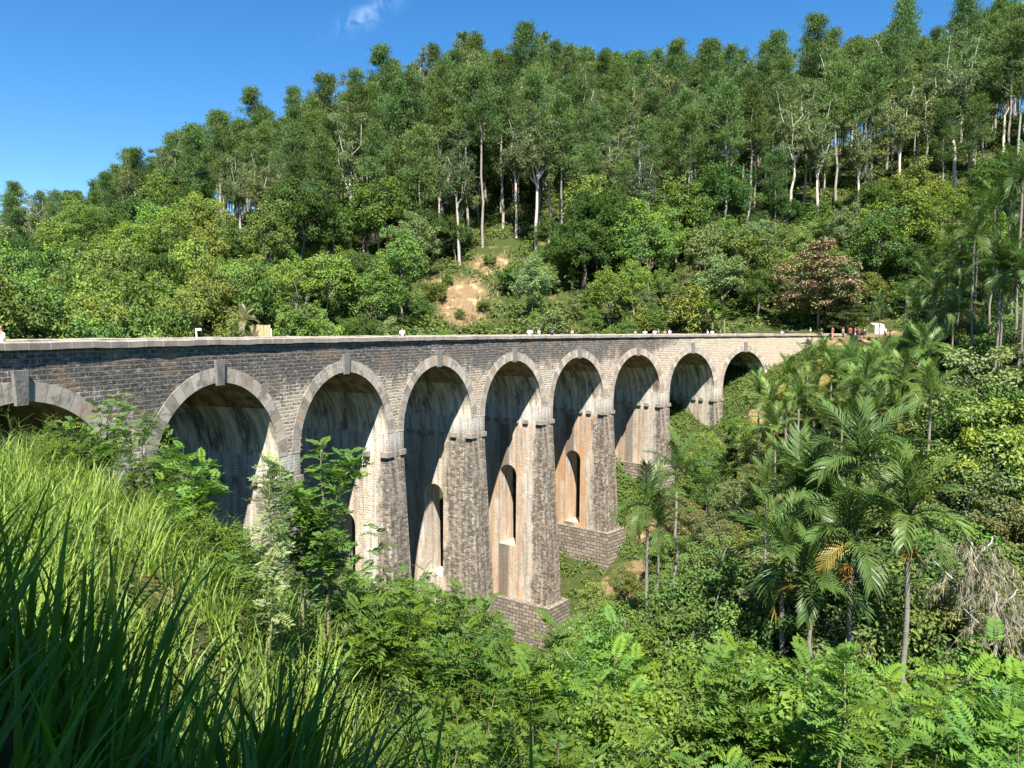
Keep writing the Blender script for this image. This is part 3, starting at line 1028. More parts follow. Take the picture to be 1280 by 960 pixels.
def pinnate_shrub(kind, nstem, H, spread, per, npair, L, ll, lw, side=2, lean=0.5):
    t, c = MB(), MB()
    lv = [pinnate(npair, L, ll, lw, cu) for cu in (0.35, 0.7, 1.0, 1.3)]
    stems = []
    for i in range(nstem):
        a = i * 2.4 + rng.normal(0, 0.4)
        r = spread * rng.uniform(0.15, 1.0)
        h = H * rng.uniform(0.6, 1.0) * (1 - 0.3 * r / max(spread, 0.01))
        p = bent((rng.normal(0, 0.08), rng.normal(0, 0.08), -0.3), (r * math.cos(a), r * math.sin(a), h), 7, 0.03, 0.0)
        p[:, :2] *= (np.linspace(0, 1, 7) ** 0.35)[:, None] ** lean
        put_tube(t, p, np.linspace(0.02, 0.003, 7) * (1 + H / 4), 5)
        stems.append((p, 0.28, per))
        for k in range(side):
            f = rng.uniform(0.4, 0.8)
            b = p[0] + 0
            b = np.array([np.interp(f, np.linspace(0, 1, 7), p[:, i_]) for i_ in range(3)])
            aa = a + rng.normal(0, 1.3)
            e = b + np.array([math.cos(aa) * 0.45, math.sin(aa) * 0.45, 0.55]) * H * rng.uniform(0.18, 0.34)
            q = bent(b, e, 5, 0.03)
            put_tube(t, q, np.linspace(0.012, 0.004, 5) * (1 + H / 4), 4)
            stems.append((q, 0.15, int(per * 0.6)))
    for p, f0, m in stems:
        for j in range(m):
            f = min(1.0, f0 + (1 - f0) * 1.05 * ((j + rng.random() * 0.8) / m) ** 0.75)
            tt = np.linspace(0, 1, len(p))
            b = np.array([np.interp(f, tt, p[:, i_]) for i_ in range(3)])
            az = j * 2.39 + rng.normal(0, 0.35)
            el = rng.uniform(-0.1, 0.55) + 0.7 * max(0, f - 0.75) * 3
            d = np.array([math.cos(az) * math.cos(el), math.sin(az) * math.cos(el), math.sin(el)])
            Lf, rach = lv[rng.integers(len(lv))]
            R = frame_rot(d, rng.normal(0, 0.35))
            k = rng.uniform(0.7, 1.15) * (0.75 if f > 0.95 else 1)
            V = (Lf.reshape(-1, 3) * k) @ R.T + b
            tone = rng.uniform(0.25, 0.8)
            n = len(Lf)
            c.add(V, np.arange(4 * n).reshape(n, 4), 0, np.clip(tone + rng.normal(0, 0.1, n), 0, 1), np.clip(rng.uniform(0.2, 0.8) + rng.normal(0, 0.08, n), 0, 1))
            put_tube(c, (rach[::3] * k) @ R.T + b, 0.004, 3)
    d = {'stem': t.mesh(kind + '_stem', BM), 'foliage': c.mesh(kind + '_foliage', [M['soft_leaf']])}
    PROTO.setdefault(kind, []).append(d)


for i in range(5):
    pinnate_shrub('pinnate_shrub', 7, 3.4, 1.3, 15, 8, 0.42, 0.125, 0.055)
for i in range(3):
    pinnate_shrub('pinnate_shrub', 5, 3.8, 1.0, 17, 9, 0.52, 0.15, 0.062, 1)
for i in range(2):
    pinnate_shrub('pinnate_sapling', 2, 6.0, 0.6, 34, 9, 0.42, 0.125, 0.06, 4)
pinnate_shrub('feathery_sapling', 1, 3.2, 0.1, 90, 9, 0.2, 0.07, 0.024, 0)


# areca palms
def frond_mesh(L, npair, curl, ll, dead=False):
    mb = MB()
    s = np.linspace(0.0, 1.0, 14)
    ang = 1e-3 + curl * s
    x = np.concatenate([[0], np.cumsum(np.cos(curl * s[1:] ** 1.3 - 0.25) * L / 13)])
    z = np.concatenate([[0], np.cumsum(-np.sin(curl * s[1:] ** 1.3 - 0.25) * L / 13)])
    P = np.stack([x, 0 * x, z], 1)
    put_tube(mb, P, np.linspace(0.035, 0.008, 14), 4)
    Q, D, N, LL = [], [], [], []
    for i in range(npair):
        f = 0.14 + 0.86 * i / (npair - 1)
        p = np.array([np.interp(f, s, P[:, j]) for j in range(3)])
        k = min(int(f * 13), 12)
        tg = unit(P[k + 1] - P[k])
        nn = np.array([-tg[2], 0, tg[0]])
        for sg in (-1, 1):
            d = unit(tg * (0.55 + 0.35 * f) + np.array([0, sg * (0.85 - 0.35 * f), 0]) + nn * (0.22 + rng.normal(0, 0.1)))
            Q.append(p)
            D.append(d)
            N.append(unit(nn + np.array([0, -sg * 0.35, 0]) + rng.normal(0, 0.12, 3)))
            LL.append(ll * (0.55 + 0.6 * math.sin(PI * (0.12 + 0.72 * f))) * rng.uniform(0.88, 1.1))
    Q, D, N, LL = map(np.array, (Q, D, N, LL))
    # each leaflet: two quads so that it can bend down at the tip
    S = unit(np.cross(D, N))
    N2 = np.cross(S, D)
    w = 0.048 * L / 2.2
    m = Q + D * LL[:, None] * 0.55
    D2 = unit(D + np.array([0, 0, -0.55]))
    tip = m + D2 * LL[:, None] * 0.5
    V = np.stack([Q - S * w * 0.3, Q + S * w * 0.3, m + S * w * 0.55, m - S * w * 0.55, tip + S * w * 0.12, tip - S * w * 0.12], 1).reshape(-1, 3)
    b = np.arange(len(Q))[:, None] * 6
    F = np.concatenate([b + np.array([[0, 1, 2, 3]]), b + np.array([[3, 2, 4, 5]])])
    n = len(Q)
    r = np.clip(rng.normal(0.5, 0.15, n), 0, 1)
    h = np.clip(rng.normal(0.5, 0.15, n), 0, 1)
    mb.add(V, F, 0, np.tile(r, 2), np.tile(h, 2))
    return mb.mesh('frond', [M['frond']])


FRONDS = [frond_mesh(2.3, 26, 1.15, 0.62), frond_mesh(2.1, 24, 1.6, 0.6), frond_mesh(2.2, 25, 0.75, 0.6), frond_mesh(2.0, 22, 2.1, 0.55)]


def palm_trunk_mesh(H):
    mb = MB()
    p = bent((0, 0, -0.8), (rng.normal(0, 0.25), rng.normal(0, 0.25), H), 14, 0.004)
    p[:, :2] -= p[-1, :2] * np.linspace(0, 1, 14)[:, None]
    put_tube(mb, p, np.linspace(0.10, 0.065, 14), 8)
    for z in np.arange(0.5, H - 0.2, 0.42):
        q = np.array([np.interp(z, p[:, 2], p[:, 0]), np.interp(z, p[:, 2], p[:, 1]), z])
        rr = 0.10 - 0.035 * z / H + 0.006
        put_tube(mb, [q, q + np.array([0, 0, 0.05])], rr, 8)
    return mb.mesh('palm_trunk', [M['bark']])


def flower_mesh():
    mb = MB()
    for i in range(26):
        a = rng.random() * 6.28
        r = rng.uniform(0.08, 0.34)
        e = np.array([r * math.cos(a), r * math.sin(a), -rng.uniform(0.25, 0.75)])
        put_tube(mb, bent((0.05 * math.cos(a), 0.05 * math.sin(a), 0.05), e, 4, 0.06, 0.25), (0.018, 0.014, 0.01, 0.006), 4)
        m = 8
        put_leaves(mb, np.linspace((0, 0, 0), e, m), rng.normal(0, 1, (m, 3)) + e, rand_dirs(m), 0.16, 0.03, rng.random(m), 0.5)
    return mb.mesh('flower_cluster', [M['leaf']])


mbs = MB()
put_tube(mbs, [(0, 0, 0), (0, 0, 0.25), (0, 0, 0.7), (0, 0, 1.0)], (0.075, 0.095, 0.08, 0.05), 8)
SHAFT = mbs.mesh('crownshaft', [M['frond']])
FLOWER = flower_mesh()
PTRUNK = [palm_trunk_mesh(h) for h in (9.0, 10.5, 8.0)]
PTRUNK_H = (9.0, 10.5, 8.0)


def areca(x, y, ztop, label, group=None, sc=1.0, nf=10, color=(0.055, 0.10, 0.022), flower=True, zb=None, yellow=0):
    """an areca palm whose growing point is at height ztop"""
    zb = gz(x, y) if zb is None else zb
    H = max(2.5, ztop - 1.0 * sc - zb)
    t = thing('areca_palm', label, 'palm', (x, y, zb), rng.random() * 6.28, 1.0, group)
    i = int(rng.integers(3))
    tr = link('trunk', PTRUNK[i], t, (0.22, 0.20, 0.165))
    tr.scale = (sc * 1.15, sc * 1.15, H / PTRUNK_H[i])
    cs = link('crownshaft', SHAFT, t, (0.10, 0.15, 0.04))
    cs.location = (0, 0, H - 0.02)
    cs.scale = (sc, sc, sc)
    for k in range(nf):
        f = k / (nf - 1)
        el = math.radians(78 - 82 * f + rng.normal(0, 7))
        fr = link('frond', FRONDS[2 if f < 0.3 else (0 if f < 0.6 else (1 if f < 0.85 else 3))], t)
        v = rng.uniform(0.8, 1.25)
        col = [q * v for q in color]
        if k >= nf - yellow:
            col = (0.30, 0.24, 0.05)
        fr.color = (*col, 1)
        fr.location = (0, 0, H + sc * (0.95 - 0.15 * f))
        fr.rotation_euler = (rng.normal(0, 0.2), -el, k * 2.4 + rng.normal(0, 0.25))
        g = sc * rng.uniform(0.88, 1.12)
        fr.scale = (g, g, g)
    if flower:
        fl = link('flower_cluster', FLOWER, t, (0.42, 0.22, 0.05) if rng.random() < 0.6 else (0.42, 0.36, 0.07))
        fl.location = (0.09 * sc, 0, H + 0.02)
        fl.scale = (sc,) * 3
    return t


# a small palm crown in one piece for those far off
def far_palm_mesh():
    mb = MB()
    for k in range(12):
        f = k / 11
        me = FRONDS[2 if f < 0.3 else (0 if f < 0.55 else (1 if f < 0.8 else 3))]
        v = np.empty(len(me.vertices) * 3, np.float32)
        me.vertices.foreach_get('co', v)
        fc = np.empty(len(me.loops), np.int32)
        me.loops.foreach_get('vertex_index', fc)
        el, az = math.radians(78 - 88 * f + rng.normal(0, 8)), k * 2.4 + rng.normal(0, 0.2)
        R = np.array((Matrix.Rotation(az, 3, 'Z') @ Matrix.Rotation(-el, 3, 'Y')))
        n = len(fc) // 4
        mb.add(v.reshape(-1, 3).astype(float) * rng.uniform(0.9, 1.1) @ R.T, fc.reshape(-1, 4), 0, np.clip(rng.uniform(0.3, 0.7) + rng.normal(0, 0.12, n), 0, 1), np.clip(rng.normal(0.5, 0.2, n), 0, 1))
    return mb.mesh('palm_crown', [M['frond']])


FARPALM = [far_palm_mesh() for _ in range(3)]


def far_palm(x, y, ztop, label, group=None, sc=1.0, color=(0.06, 0.105, 0.025)):
    zb = gz(x, y)
    H = max(2.0, ztop - zb)
    t = thing('betel_palm', label, 'palm', (x, y, zb), rng.random() * 6.28, 1.0, group)
    tr = link('trunk', PTRUNK[0], t, (0.21, 0.18, 0.145))
    tr.scale = (sc, sc, H / 9.0)
    c = link('crown', FARPALM[int(rng.integers(3))], t, color)
    c.location = (0, 0, H)
    c.scale = (sc,) * 3
    return t


def banana_mesh():
    t, c = MB(), MB()
    put_tube(t, bent((0, 0, -0.3), (0.1, 0, 2.2), 5, 0.01), (0.16, 0.15, 0.13, 0.11, 0.08), 8)
    for k in range(9):
        az, el = k * 2.4, math.radians(75 - 8 * k)
        n = 9
        s = np.linspace(0, 1, n)
        d = np.array([math.cos(az) * math.cos(el), math.sin(az) * math.cos(el), math.sin(el)])
        P = np.array([0.1, 0, 2.1]) + d * (s * 2.3)[:, None] - np.array([0, 0, 1]) * (s ** 2.2 * 1.0)[:, None]
        sd_ = unit(np.cross(d, (0, 0, 1)))
        w = 0.34 * np.sin(PI * np.clip(0.08 + 0.9 * s, 0, 1)) * (s > 0.12)
        V = np.concatenate([P - sd_ * w[:, None] + np.array([0, 0, 0.06]), P, P + sd_ * w[:, None] + np.array([0, 0, 0.06])])
        F = [(j + i * n, j + 1 + i * n, j + 1 + (i + 1) * n, j + (i + 1) * n) for i in range(2) for j in range(n - 1)]
        c.add(V, F, 0, rng.uniform(0.3, 0.8), rng.random())
    PROTO['banana_plant'] = [{'stem': t.mesh('banana_stem', BM), 'leaves': c.mesh('banana_leaves', [M['frond']])}]


banana_mesh()

BARK = {'pine_tree': (0.29, 0.255, 0.215), 'eucalyptus_tree': (0.50, 0.45, 0.38), 'broadleaf_tree': (0.20, 0.16, 0.12), 'mango_tree': (0.12, 0.10, 0.08), 'valley_tree': (0.36, 0.33, 0.29),
        'layered_tree': (0.30, 0.27, 0.23), 'banana_plant': (0.14, 0.17, 0.06), 'pinnate_shrub': (0.15, 0.14, 0.07), 'pinnate_sapling': (0.24, 0.20, 0.13), 'feathery_sapling': (0.28, 0.28, 0.13)}
CATS = {'pine_tree': 'pine tree', 'eucalyptus_tree': 'eucalyptus tree', 'bush': 'bush', 'leafy_shrub': 'shrub', 'pinnate_shrub': 'shrub', 'banana_plant': 'banana plant'}
PLANTED = []


def plant(kind, x, y, sc, color, label=None, group=None, which=None, z=None, look=None, tall=1.0, bark=None):
    v = PROTO[kind]
    i = int(rng.integers(len(v))) if which is None else which % len(v)
    z = gz(x, y) if z is None else z
    t = thing(kind, label, CATS.get(kind, 'sapling' if 'sapling' in kind else 'tree'), (x, y, z), rng.random() * 2 * PI, (sc, sc, sc * tall), group)
    for part, me in v[i].items():
        wood = part in ('trunk', 'stem')
        b = bark or BARK.get(kind, (0.2, 0.16, 0.12))
        k = rng.uniform(0.8, 1.25)
        link(part, me, t, [q * k for q in b] if wood else color)
    PLANTED.append([t, kind, x, y, z, sc * tall, look, label])
    return t


def tint(base, v=0.2, h=0.12):
    k = 1 + rng.uniform(-v, v)
    a = rng.uniform(-h, h)
    return (base[0] * k * (1 + a), base[1] * k, base[2] * k * (1 - a))


def scatter(x0, x1, y0, y1, r, ok, tries=6000):
    """random spots that keep their distance; ok(x, y arrays) -> mask"""
    X, Y = rng.uniform(x0, x1, tries), rng.uniform(y0, y1, tries)
    m = ok(X, Y)
    X, Y = X[m], Y[m]
    got = np.zeros((0, 2))
    rr = r if callable(r) else (lambda x, y: r)
    for x, y in zip(X, Y):
        if len(got) == 0 or ((got[:, 0] - x) ** 2 + (got[:, 1] - y) ** 2).min() > rr(x, y) ** 2:
            got = np.vstack([got, (x, y)])
    return got


# bridge coordinates of a point: (distance along, offset towards the camera)
def bridge_st(x, y):
    cx, cyy = BX + math.cos(BTH) / BK, BY - math.sin(BTH) / BK
    ang = np.arctan2(y - cyy, -(x - cx))
    return (ang - BTH) / BK, 1 / BK - np.hypot(x - cx, y - cyy)


# nothing in front of the viaduct may stand higher (in the photograph) than this line
CLEAR_X = [-50, 60, 150, 200, 262, 300, 352, 436, 470, 520, 600, 618, 630, 662, 690, 705, 765, 778, 835, 846, 900, 940, 975, 1010, 1035, 1085, 1130, 1180, 1290, 1400]
CLEAR_Y = [540, 525, 490, 545, 585, 660, 700, 715, 700, 712, 742, 800, 838, 838, 778, 705, 700, 640, 590, 560, 512, 492, 480, 445, 428, 422, 405, 330, 230, 200]


def fits(x, y, z, rad):
    """tallest top (height above ground) that leaves the viaduct in view"""
    d = y * math.cos(PITCH)
    if d < 1:
        return 99
    px = project(x, y, z)[0]
    pr = F_PX * rad / d
    q = np.linspace(px - pr, px + pr, 7)
    ylim = np.interp(q, CLEAR_X, CLEAR_Y).max()
    return height_at(ylim, y) - z


def in_view(x, y, m=90):
    px = 640 + F_PX * x / np.maximum(y, 1)
    return (px > -m) & (px < 1280 + m)


# ---- the hill: pines above, mixed eucalyptus, broadleaf trees along its foot
PINE_FROM = ([-200, -150, -60, 0, 60, 130], [5, 6, 9, 12, 17, 25])
SLIDE = lambda x, y: earth_mask(x, y) > 0.22


def pine_ok(x, y):
    z = ground(x, y)
    return in_view(x, y, 60) & (z > np.interp(x, *PINE_FROM)) & (y < np.interp(x, [-200, -82, -10, 133], [285, 283, 276, 272])) & (y > np.interp(x, [-200, -100, -60, -10], [195, 185, 155, 105])) & ~SLIDE(x, y)


pts = scatter(-230, 175, 110, 305, lambda x, y: 4.7 if y < 170 else 5.4, pine_ok, 22000)
REST = []
n_p = 0
order = np.argsort(pts[:, 1])
for x, y in pts[order]:
    u = rng.random()
    low = gz(x, y) - np.interp(x, *PINE_FROM)
    if (u < 0.2 or (low < 6 and u < 0.4)) and y < 225:
        plant('eucalyptus_tree', x, y, rng.uniform(0.8, 1.25) * np.interp(x, [-120, -50], [0.82, 1.0]), tint((0.17, 0.21, 0.085), 0.2), look='grey-green', group='eucalyptus trees among the pines')
    elif u < 0.25 and y < 225:
        plant('broadleaf_tree', x, y, rng.uniform(0.9, 1.3), tint((0.095, 0.155, 0.035), 0.3), look='dark', group='broadleaf trees on the hill', tall=1.3)
    elif n_p < 299:
        n_p += 1
        plant('pine_tree', x, y, rng.uniform(0.85, 1.35) * np.interp(x, [-120, -50], [0.82, 1.0]), tint((0.11, 0.175, 0.05), 0.28), look='slender', group='pines on the hill')
    else:
        REST.append((x, y))

# the pines past the first three hundred stand as one far-off wood
src = PROTO['pine_tree'][0]
wood = MB()


def mesh_arrays(me, keep=1.0):
    v = np.empty(len(me.vertices) * 3, np.float32)
    me.vertices.foreach_get('co', v)
    f = np.empty(len(me.loops), np.int32)
    me.loops.foreach_get('vertex_index', f)
    return v.reshape(-1, 3).astype(float), f.reshape(-1, 4)


LO = []
for p_ in PROTO['pine_tree']:
    v, f = mesh_arrays(p_['crown'])
    q = v.reshape(-1, 4, 3)
    q = q[rng.random(len(q)) < 0.3]
    c = q.mean(1, keepdims=True)
    LO.append((c + (q - c) * 1.75).reshape(-1, 3))
for i, (x, y) in enumerate(REST):
    v = LO[i % len(LO)]
    a = rng.random() * 6.28
    k = rng.uniform(0.85, 1.3) * np.interp(x, [-120, -50], [0.82, 1.0])
    R = np.array([[math.cos(a), -math.sin(a), 0], [math.sin(a), math.cos(a), 0], [0, 0, 1]]) * k
    n = len(v) // 4
    z = gz(x, y)
    wood.add(v @ R.T + np.array([x, y, z]), np.arange(4 * n).reshape(n, 4), 0, np.clip(rng.uniform(0.25, 0.75) + rng.normal(0, 0.18, n), 0, 1), rng.random(n))
    put_tube(wood, [(x, y, z - 0.8), (x, y, z + 9 * k), (x, y, z + 18 * k)], (0.22, 0.16, 0.06), 5, 1)
if REST:
    tag(link('pine_forest', wood.mesh('pine_forest', [M['needle'], M['bark']]), None, (0.11, 0.17, 0.052)), 'far pines closing the crest of the hill', 'forest', kind='stuff')

GREENS = [((0.085, 0.15, 0.03), 'dark'), ((0.14, 0.22, 0.042), 'mid-green'), ((0.175, 0.265, 0.048), 'bright'), ((0.19, 0.235, 0.05), 'olive'), ((0.18, 0.24, 0.085), 'greyish')]


def foot_ok(x, y):
    z = ground(x, y)
    s, t = bridge_st(x, y)
    return in_view(x, y, 80) & ((z < np.interp(x, *PINE_FROM) + 2) | (y < np.interp(x, [-200, -100, -60, -10], [195, 185, 155, 105]))) & ((t < -12.5) | ((s > 62) & (y > 108))) & ~SLIDE(x, y) & (z > -14) & ~((x > 30) & (x < 64) & (y > 98) & (y < 108.5))


pts = scatter(-190, 150, 40, 225, lambda x, y: 3.2 if y < 100 else 3.9, foot_ok, 14000)
NB = 0
for x, y in pts[np.argsort(pts[:, 1])]:
    s, t = bridge_st(x, y)
    g = GREENS[rng.integers(5)]
    slide_front = abs(640 + F_PX * x / y - 590) < 55 and y < 128
    if slide_front and y > 104:
        continue
    left_scrub = x < -22 and y < 125
    if left_scrub or slide_front:
        g = GREENS[(3, 2, 1, 3, 0)[rng.integers(5)]]
        col = tint(g[0], 0.25, 0.12)
        plant('bush', x, y, rng.uniform(0.8, 1.25) * (0.5 if slide_front else 1.0), col, look=g[1], group='bushes behind the parapet', tall=rng.uniform(0.9, 1.5))
    else:
        kind = 'mango_tree' if rng.random() < 0.2 else ('bush' if rng.random() < 0.25 else 'broadleaf_tree')
        g = GREENS[0] if kind == 'mango_tree' else g
        near = 0.62 if y < 120 else 0.8
        plant(kind, x, y, rng.choice([0.7, 0.85, 1.0, 1.15, 1.5]) * rng.uniform(0.92, 1.08) * near * (1.7 if kind == 'bush' else 1), tint(g[0], 0.25), look=g[1], group='trees along the foot of the hill', tall=rng.uniform(0.8, 1.15))

# ---- singular trees
plant('layered_tree', across(1022, 112), 112, 1.15, (0.26, 0.16, 0.085), 'copper and pink tree spreading in loose tiers over the tan end of the viaduct', which=1, z=gz(across(1022, 112), 112) + 0.5, tall=0.95)
plant('layered_tree', across(1060, 108), 108.5, 0.62, (0.10, 0.13, 0.04), 'low tiered green tree shading the people beside the track', which=0, tall=0.7)
plant('mango_tree', across(752, 128), 128, 1.15, (0.064, 0.123, 0.022), 'big dark dense tree standing just uphill of the sixth arch', tall=1.1)
plant('mango_tree', across(515, 142), 142, 1.1, (0.056, 0.109, 0.020), 'dark round-topped tree overhanging the head of the landslip', tall=1.05)
plant('mango_tree', across(640, 160), 160, 0.9, (0.056, 0.102, 0.022), 'dark tree with deep shade standing behind the red earth gully')
plant('eucalyptus_tree', across(575, 133), 133, 0.95, (0.105, 0.145, 0.06), 'tall eucalyptus with a straight bare bole rising beside the red landslip')
plant('eucalyptus_tree', across(686, 142), 142, 1.15, (0.11, 0.15, 0.065), 'tallest pale-boled eucalyptus in front of the pine stand')
plant('eucalyptus_tree', across(800, 132), 132, 0.95, (0.12, 0.15, 0.075), 'open grey-green eucalyptus with forked white limbs above the seventh arch')
plant('eucalyptus_tree', across(372, 75), 76, 0.42, (0.13, 0.16, 0.06), 'thin pale-stemmed tree just behind the parapet over the third arch')
plant('broadleaf_tree', across(340, 105), 105, 0.85, (0.15, 0.20, 0.04), 'yellow-green spreading tree behind the second and third arches', tall=1.2)
plant('broadleaf_tree', across(437, 84), 84, 0.5, (0.10, 0.18, 0.03), 'round bright green tree touching the parapet past the third arch')
plant('bush', across(800, 108), 108, 1.25, (0.16, 0.19, 0.03), 'golden-green round bush behind the people on the viaduct', tall=1.1)
for i_, (px_, d_, s_) in enumerate(((560, 126, 0.5), (605, 119, 0.55), (575, 117, 0.4), (612, 132, 0.6))):
    plant('bush', across(px_, d_), d_, s_, (0.14, 0.20, 0.045), ['bush on the bare upper slip', 'bush low at the uphill edge of the straw grass', 'smallest bush in the middle of the straw grass', 'bush at the foot of the red gully'][i_])
plant('bush', across(545, 122), 121, 0.9, (0.14, 0.18, 0.035), 'pale green bush on the lip of the landslip')
plant('valley_tree', -3.0, 86.5, 1.0, (0.080, 0.160, 0.028), 'tree seen through the sixth arch beside its stained pier', z=-21.5, tall=1.15)
for i, (px, d, zt) in enumerate(((890, 108, 4.4), (905, 107, 3.6), (715, 124, 9.5), (880, 112, 5.6))):
    x = across(px, d)
    plant('banana_plant', x, d, 1.15, (0.11, 0.18, 0.035), ['tall banana plant behind the eighth arch', 'shorter banana plant beside the tall one over the eighth arch', 'banana plant alone on the slope beside the landslip',
                                                         'banana plant with ragged leaves under the dark trees past the eighth arch'][i], z=max(gz(x, d), zt - 3.4))
far_palm(across(745, 126), 126, height_at(262, 126), 'lone slim palm standing above the landslip by the dark tree', sc=1.1)
plant('broadleaf_tree', across(1150, 128), 128, 0.8, (0.16, 0.22, 0.035), 'sunlit lime green tree on the slope under the pine trunks', tall=0.8)

# ---- betel palms on the far bank
FARP = [(1180, 74, 318, 1.1), (1196, 72, 330, 1.15), (1216, 70, 312, 1.1), (1262, 64, 322, 1.2), (1205, 82, 345, 1.0), (1150, 84, 352, 1.0),
        (1222, 90, 258, 1.2), (1255, 86, 232, 1.3), (1130, 98, 372, 0.9), (1098, 100, 384, 0.95), (1165, 70, 370, 1.1), (1250, 58, 346, 1.2), (1275, 70, 250, 1.2), (1145, 76, 392, 1.0), (1190, 66, 392, 1.0), (1212, 62, 296, 1.15), (1236, 64, 262, 1.2), (1246, 58, 330, 1.15), (1268, 60, 226, 1.3), (1276, 56, 345, 1.2), (1226, 68, 372, 1.05)]
PALM_WORDS = []
for i, (px, d, py, sc) in enumerate(sorted(FARP)):
    t = far_palm(across(px, d), d, height_at(py, d), None, 'betel palms on the far bank', sc * 1.05, tint((0.088, 0.145, 0.031), 0.25))
    PALM_WORDS.append((t, px, py))
LOWP = [(1030, 82, 440, 1.0), (1064, 78, 444, 1.0), (1090, 74, 452, 1.05), (1010, 80, 448, 0.95), (1040, 72, 462, 1.0), (985, 74, 470, 1.0), (1000, 66, 490, 0.95), (965, 70, 498, 0.95), (1072, 64, 480, 1.0),
        (1108, 66, 448, 1.1), (1020, 76, 480, 1.0), (1055, 70, 500, 1.0), (990, 70, 510, 0.9), (1030, 66, 520, 0.95), (1085, 60, 470, 1.0), (1120, 62, 500, 1.0), (1140, 70, 424, 1.0), (950, 72, 478, 0.8), (1130, 58, 470, 1.1), (1155, 62, 436, 1.1), (1100, 56, 506, 1.0), (972, 62, 530, 0.9), (1165, 50, 486, 1.0)]
for i, (px, d, py, sc) in enumerate(sorted(LOWP)):
    x = across(px, d)
    t = areca(x, d, height_at(py, d) - 0.4, None, 'young areca palms below the tan abutment', sc * 1.12, 12, tint((0.112, 0.181, 0.036), 0.2), flower=rng.random() < 0.25, yellow=int(rng.random() < 0.4))
    PALM_WORDS.append((t, px, py))

# ---- the big palms standing in the valley
HERO = [(1078, 28, 572, 1.15, 'large areca palm with yellow flower sprays, topmost of the three big palms', 1), (1145, 24, 640, 1.0, 'areca palm on a pale ringed trunk with fronds open wide, beside the grey dead palm', 0),
        (1072, 25, 672, 1.0, 'areca palm with a hanging yellow flower brush below the topmost big palm', 1), (1000, 29, 618, 1.1, 'dark areca palm with drooping fronds, on the viaduct side of the big palms', 0),
        (1022, 25, 728, 0.95, 'low dark areca palm in shade under the other big palms', 1), (1035, 28.5, 628, 1.1, 'dark areca palm crowded between the topmost big palm and its darker neighbour', 0), (985, 26, 690, 1.0, 'dark areca palm lowest of the shaded clump, beside bright leafy bushes', 0), (848, 42, 590, 1.05, 'areca palm in front of the last tall pier plinth', 0), (812, 40, 628, 1.05, 'dark areca palm on a thin black trunk near the brown plinth', 0),
        (826, 40, 655, 0.85, 'short areca palm with a round tan flower head under its darker neighbour', 0), (962, 40, 605, 0.75, 'slim young palm with upright yellow-green fronds', 1)]
for px, d, py, sc, lab, ye in HERO:
    up = px in (1145, 962)
    areca(across(px, d), d, height_at(py, d), lab, None, sc, 14 if d < 30 else 9, (0.10, 0.16, 0.03) if up else (0.080, 0.138, 0.031), px not in (962, 848), yellow=ye)

for px, d, top, lab in ((1195, 80, 330, 'tall dark leafy tree among the betel palm trunks'), (1240, 76, 300, 'tallest leafy tree behind the betel palms'), (1280, 70, 330, 'leafy tree at the edge of the betel palms'),
                        (1160, 82, 372, 'leafy tree between the white stall and the betel palms'), (1262, 62, 395, 'leafy tree below the crowns of the betel palms'), (1215, 66, 410, 'leafy tree hiding the betel palm trunks')):
    x = across(px, d)
    z = gz(x, d)
    plant('valley_tree', x, d, (height_at(top, d) - z) / 8.8, tint((0.09, 0.155, 0.032), 0.2), lab, z=z, tall=1.0)

# ---- valley trees between and below the palms
VCOL = [((0.180, 0.253, 0.049), 'mid-green'), ((0.120, 0.203, 0.035), 'dark'), ((0.150, 0.203, 0.050), 'pale'), ((0.157, 0.168, 0.056), 'olive'), ((0.204, 0.253, 0.088), 'greyish')]


def valley_ok(x, y):
    s, t = bridge_st(x, y)
    px = 640 + F_PX * x / np.maximum(y, 1)
    return (px > 655) & (px < 1390) & (t > 3.5) & (earth_mask(x, y) < 0.35)


pts = scatter(-2, 75, 27, 96, lambda x, y: 2.3 if y < 50 else 2.9, valley_ok, 5000)
n_v = 0
for x, y in pts[np.argsort(pts[:, 1])]:
    z = gz(x, y)
    sc = rng.uniform(0.6, 1.0) * (1.0 if y < 60 else 0.85)
    room = fits(x, y, z, 2.3 * sc)
    if room < 8.5 * sc:
        sc = room / 8.5 * rng.uniform(0.9, 1.0)
    px, py = project(x, y, z + 8.5 * sc)
    if px > 1110 and y > 42:
        sc = min(sc * 1.45, room / 8.5)
    if y < 45 and px > 940 and py < 640:
        sc *= 0.75
    if sc < 0.16:
        continue
    g = VCOL[rng.integers(5)]
    if sc < 0.45:
        plant('bush', x, y, sc * 1.5, tint(g[0], 0.25), look=g[1], group='bushes on the valley side', tall=1.0)
    else:
        plant('valley_tree', x, y, sc, tint(g[0], 0.25), look=g[1], group='trees filling the valley')
    n_v += 1

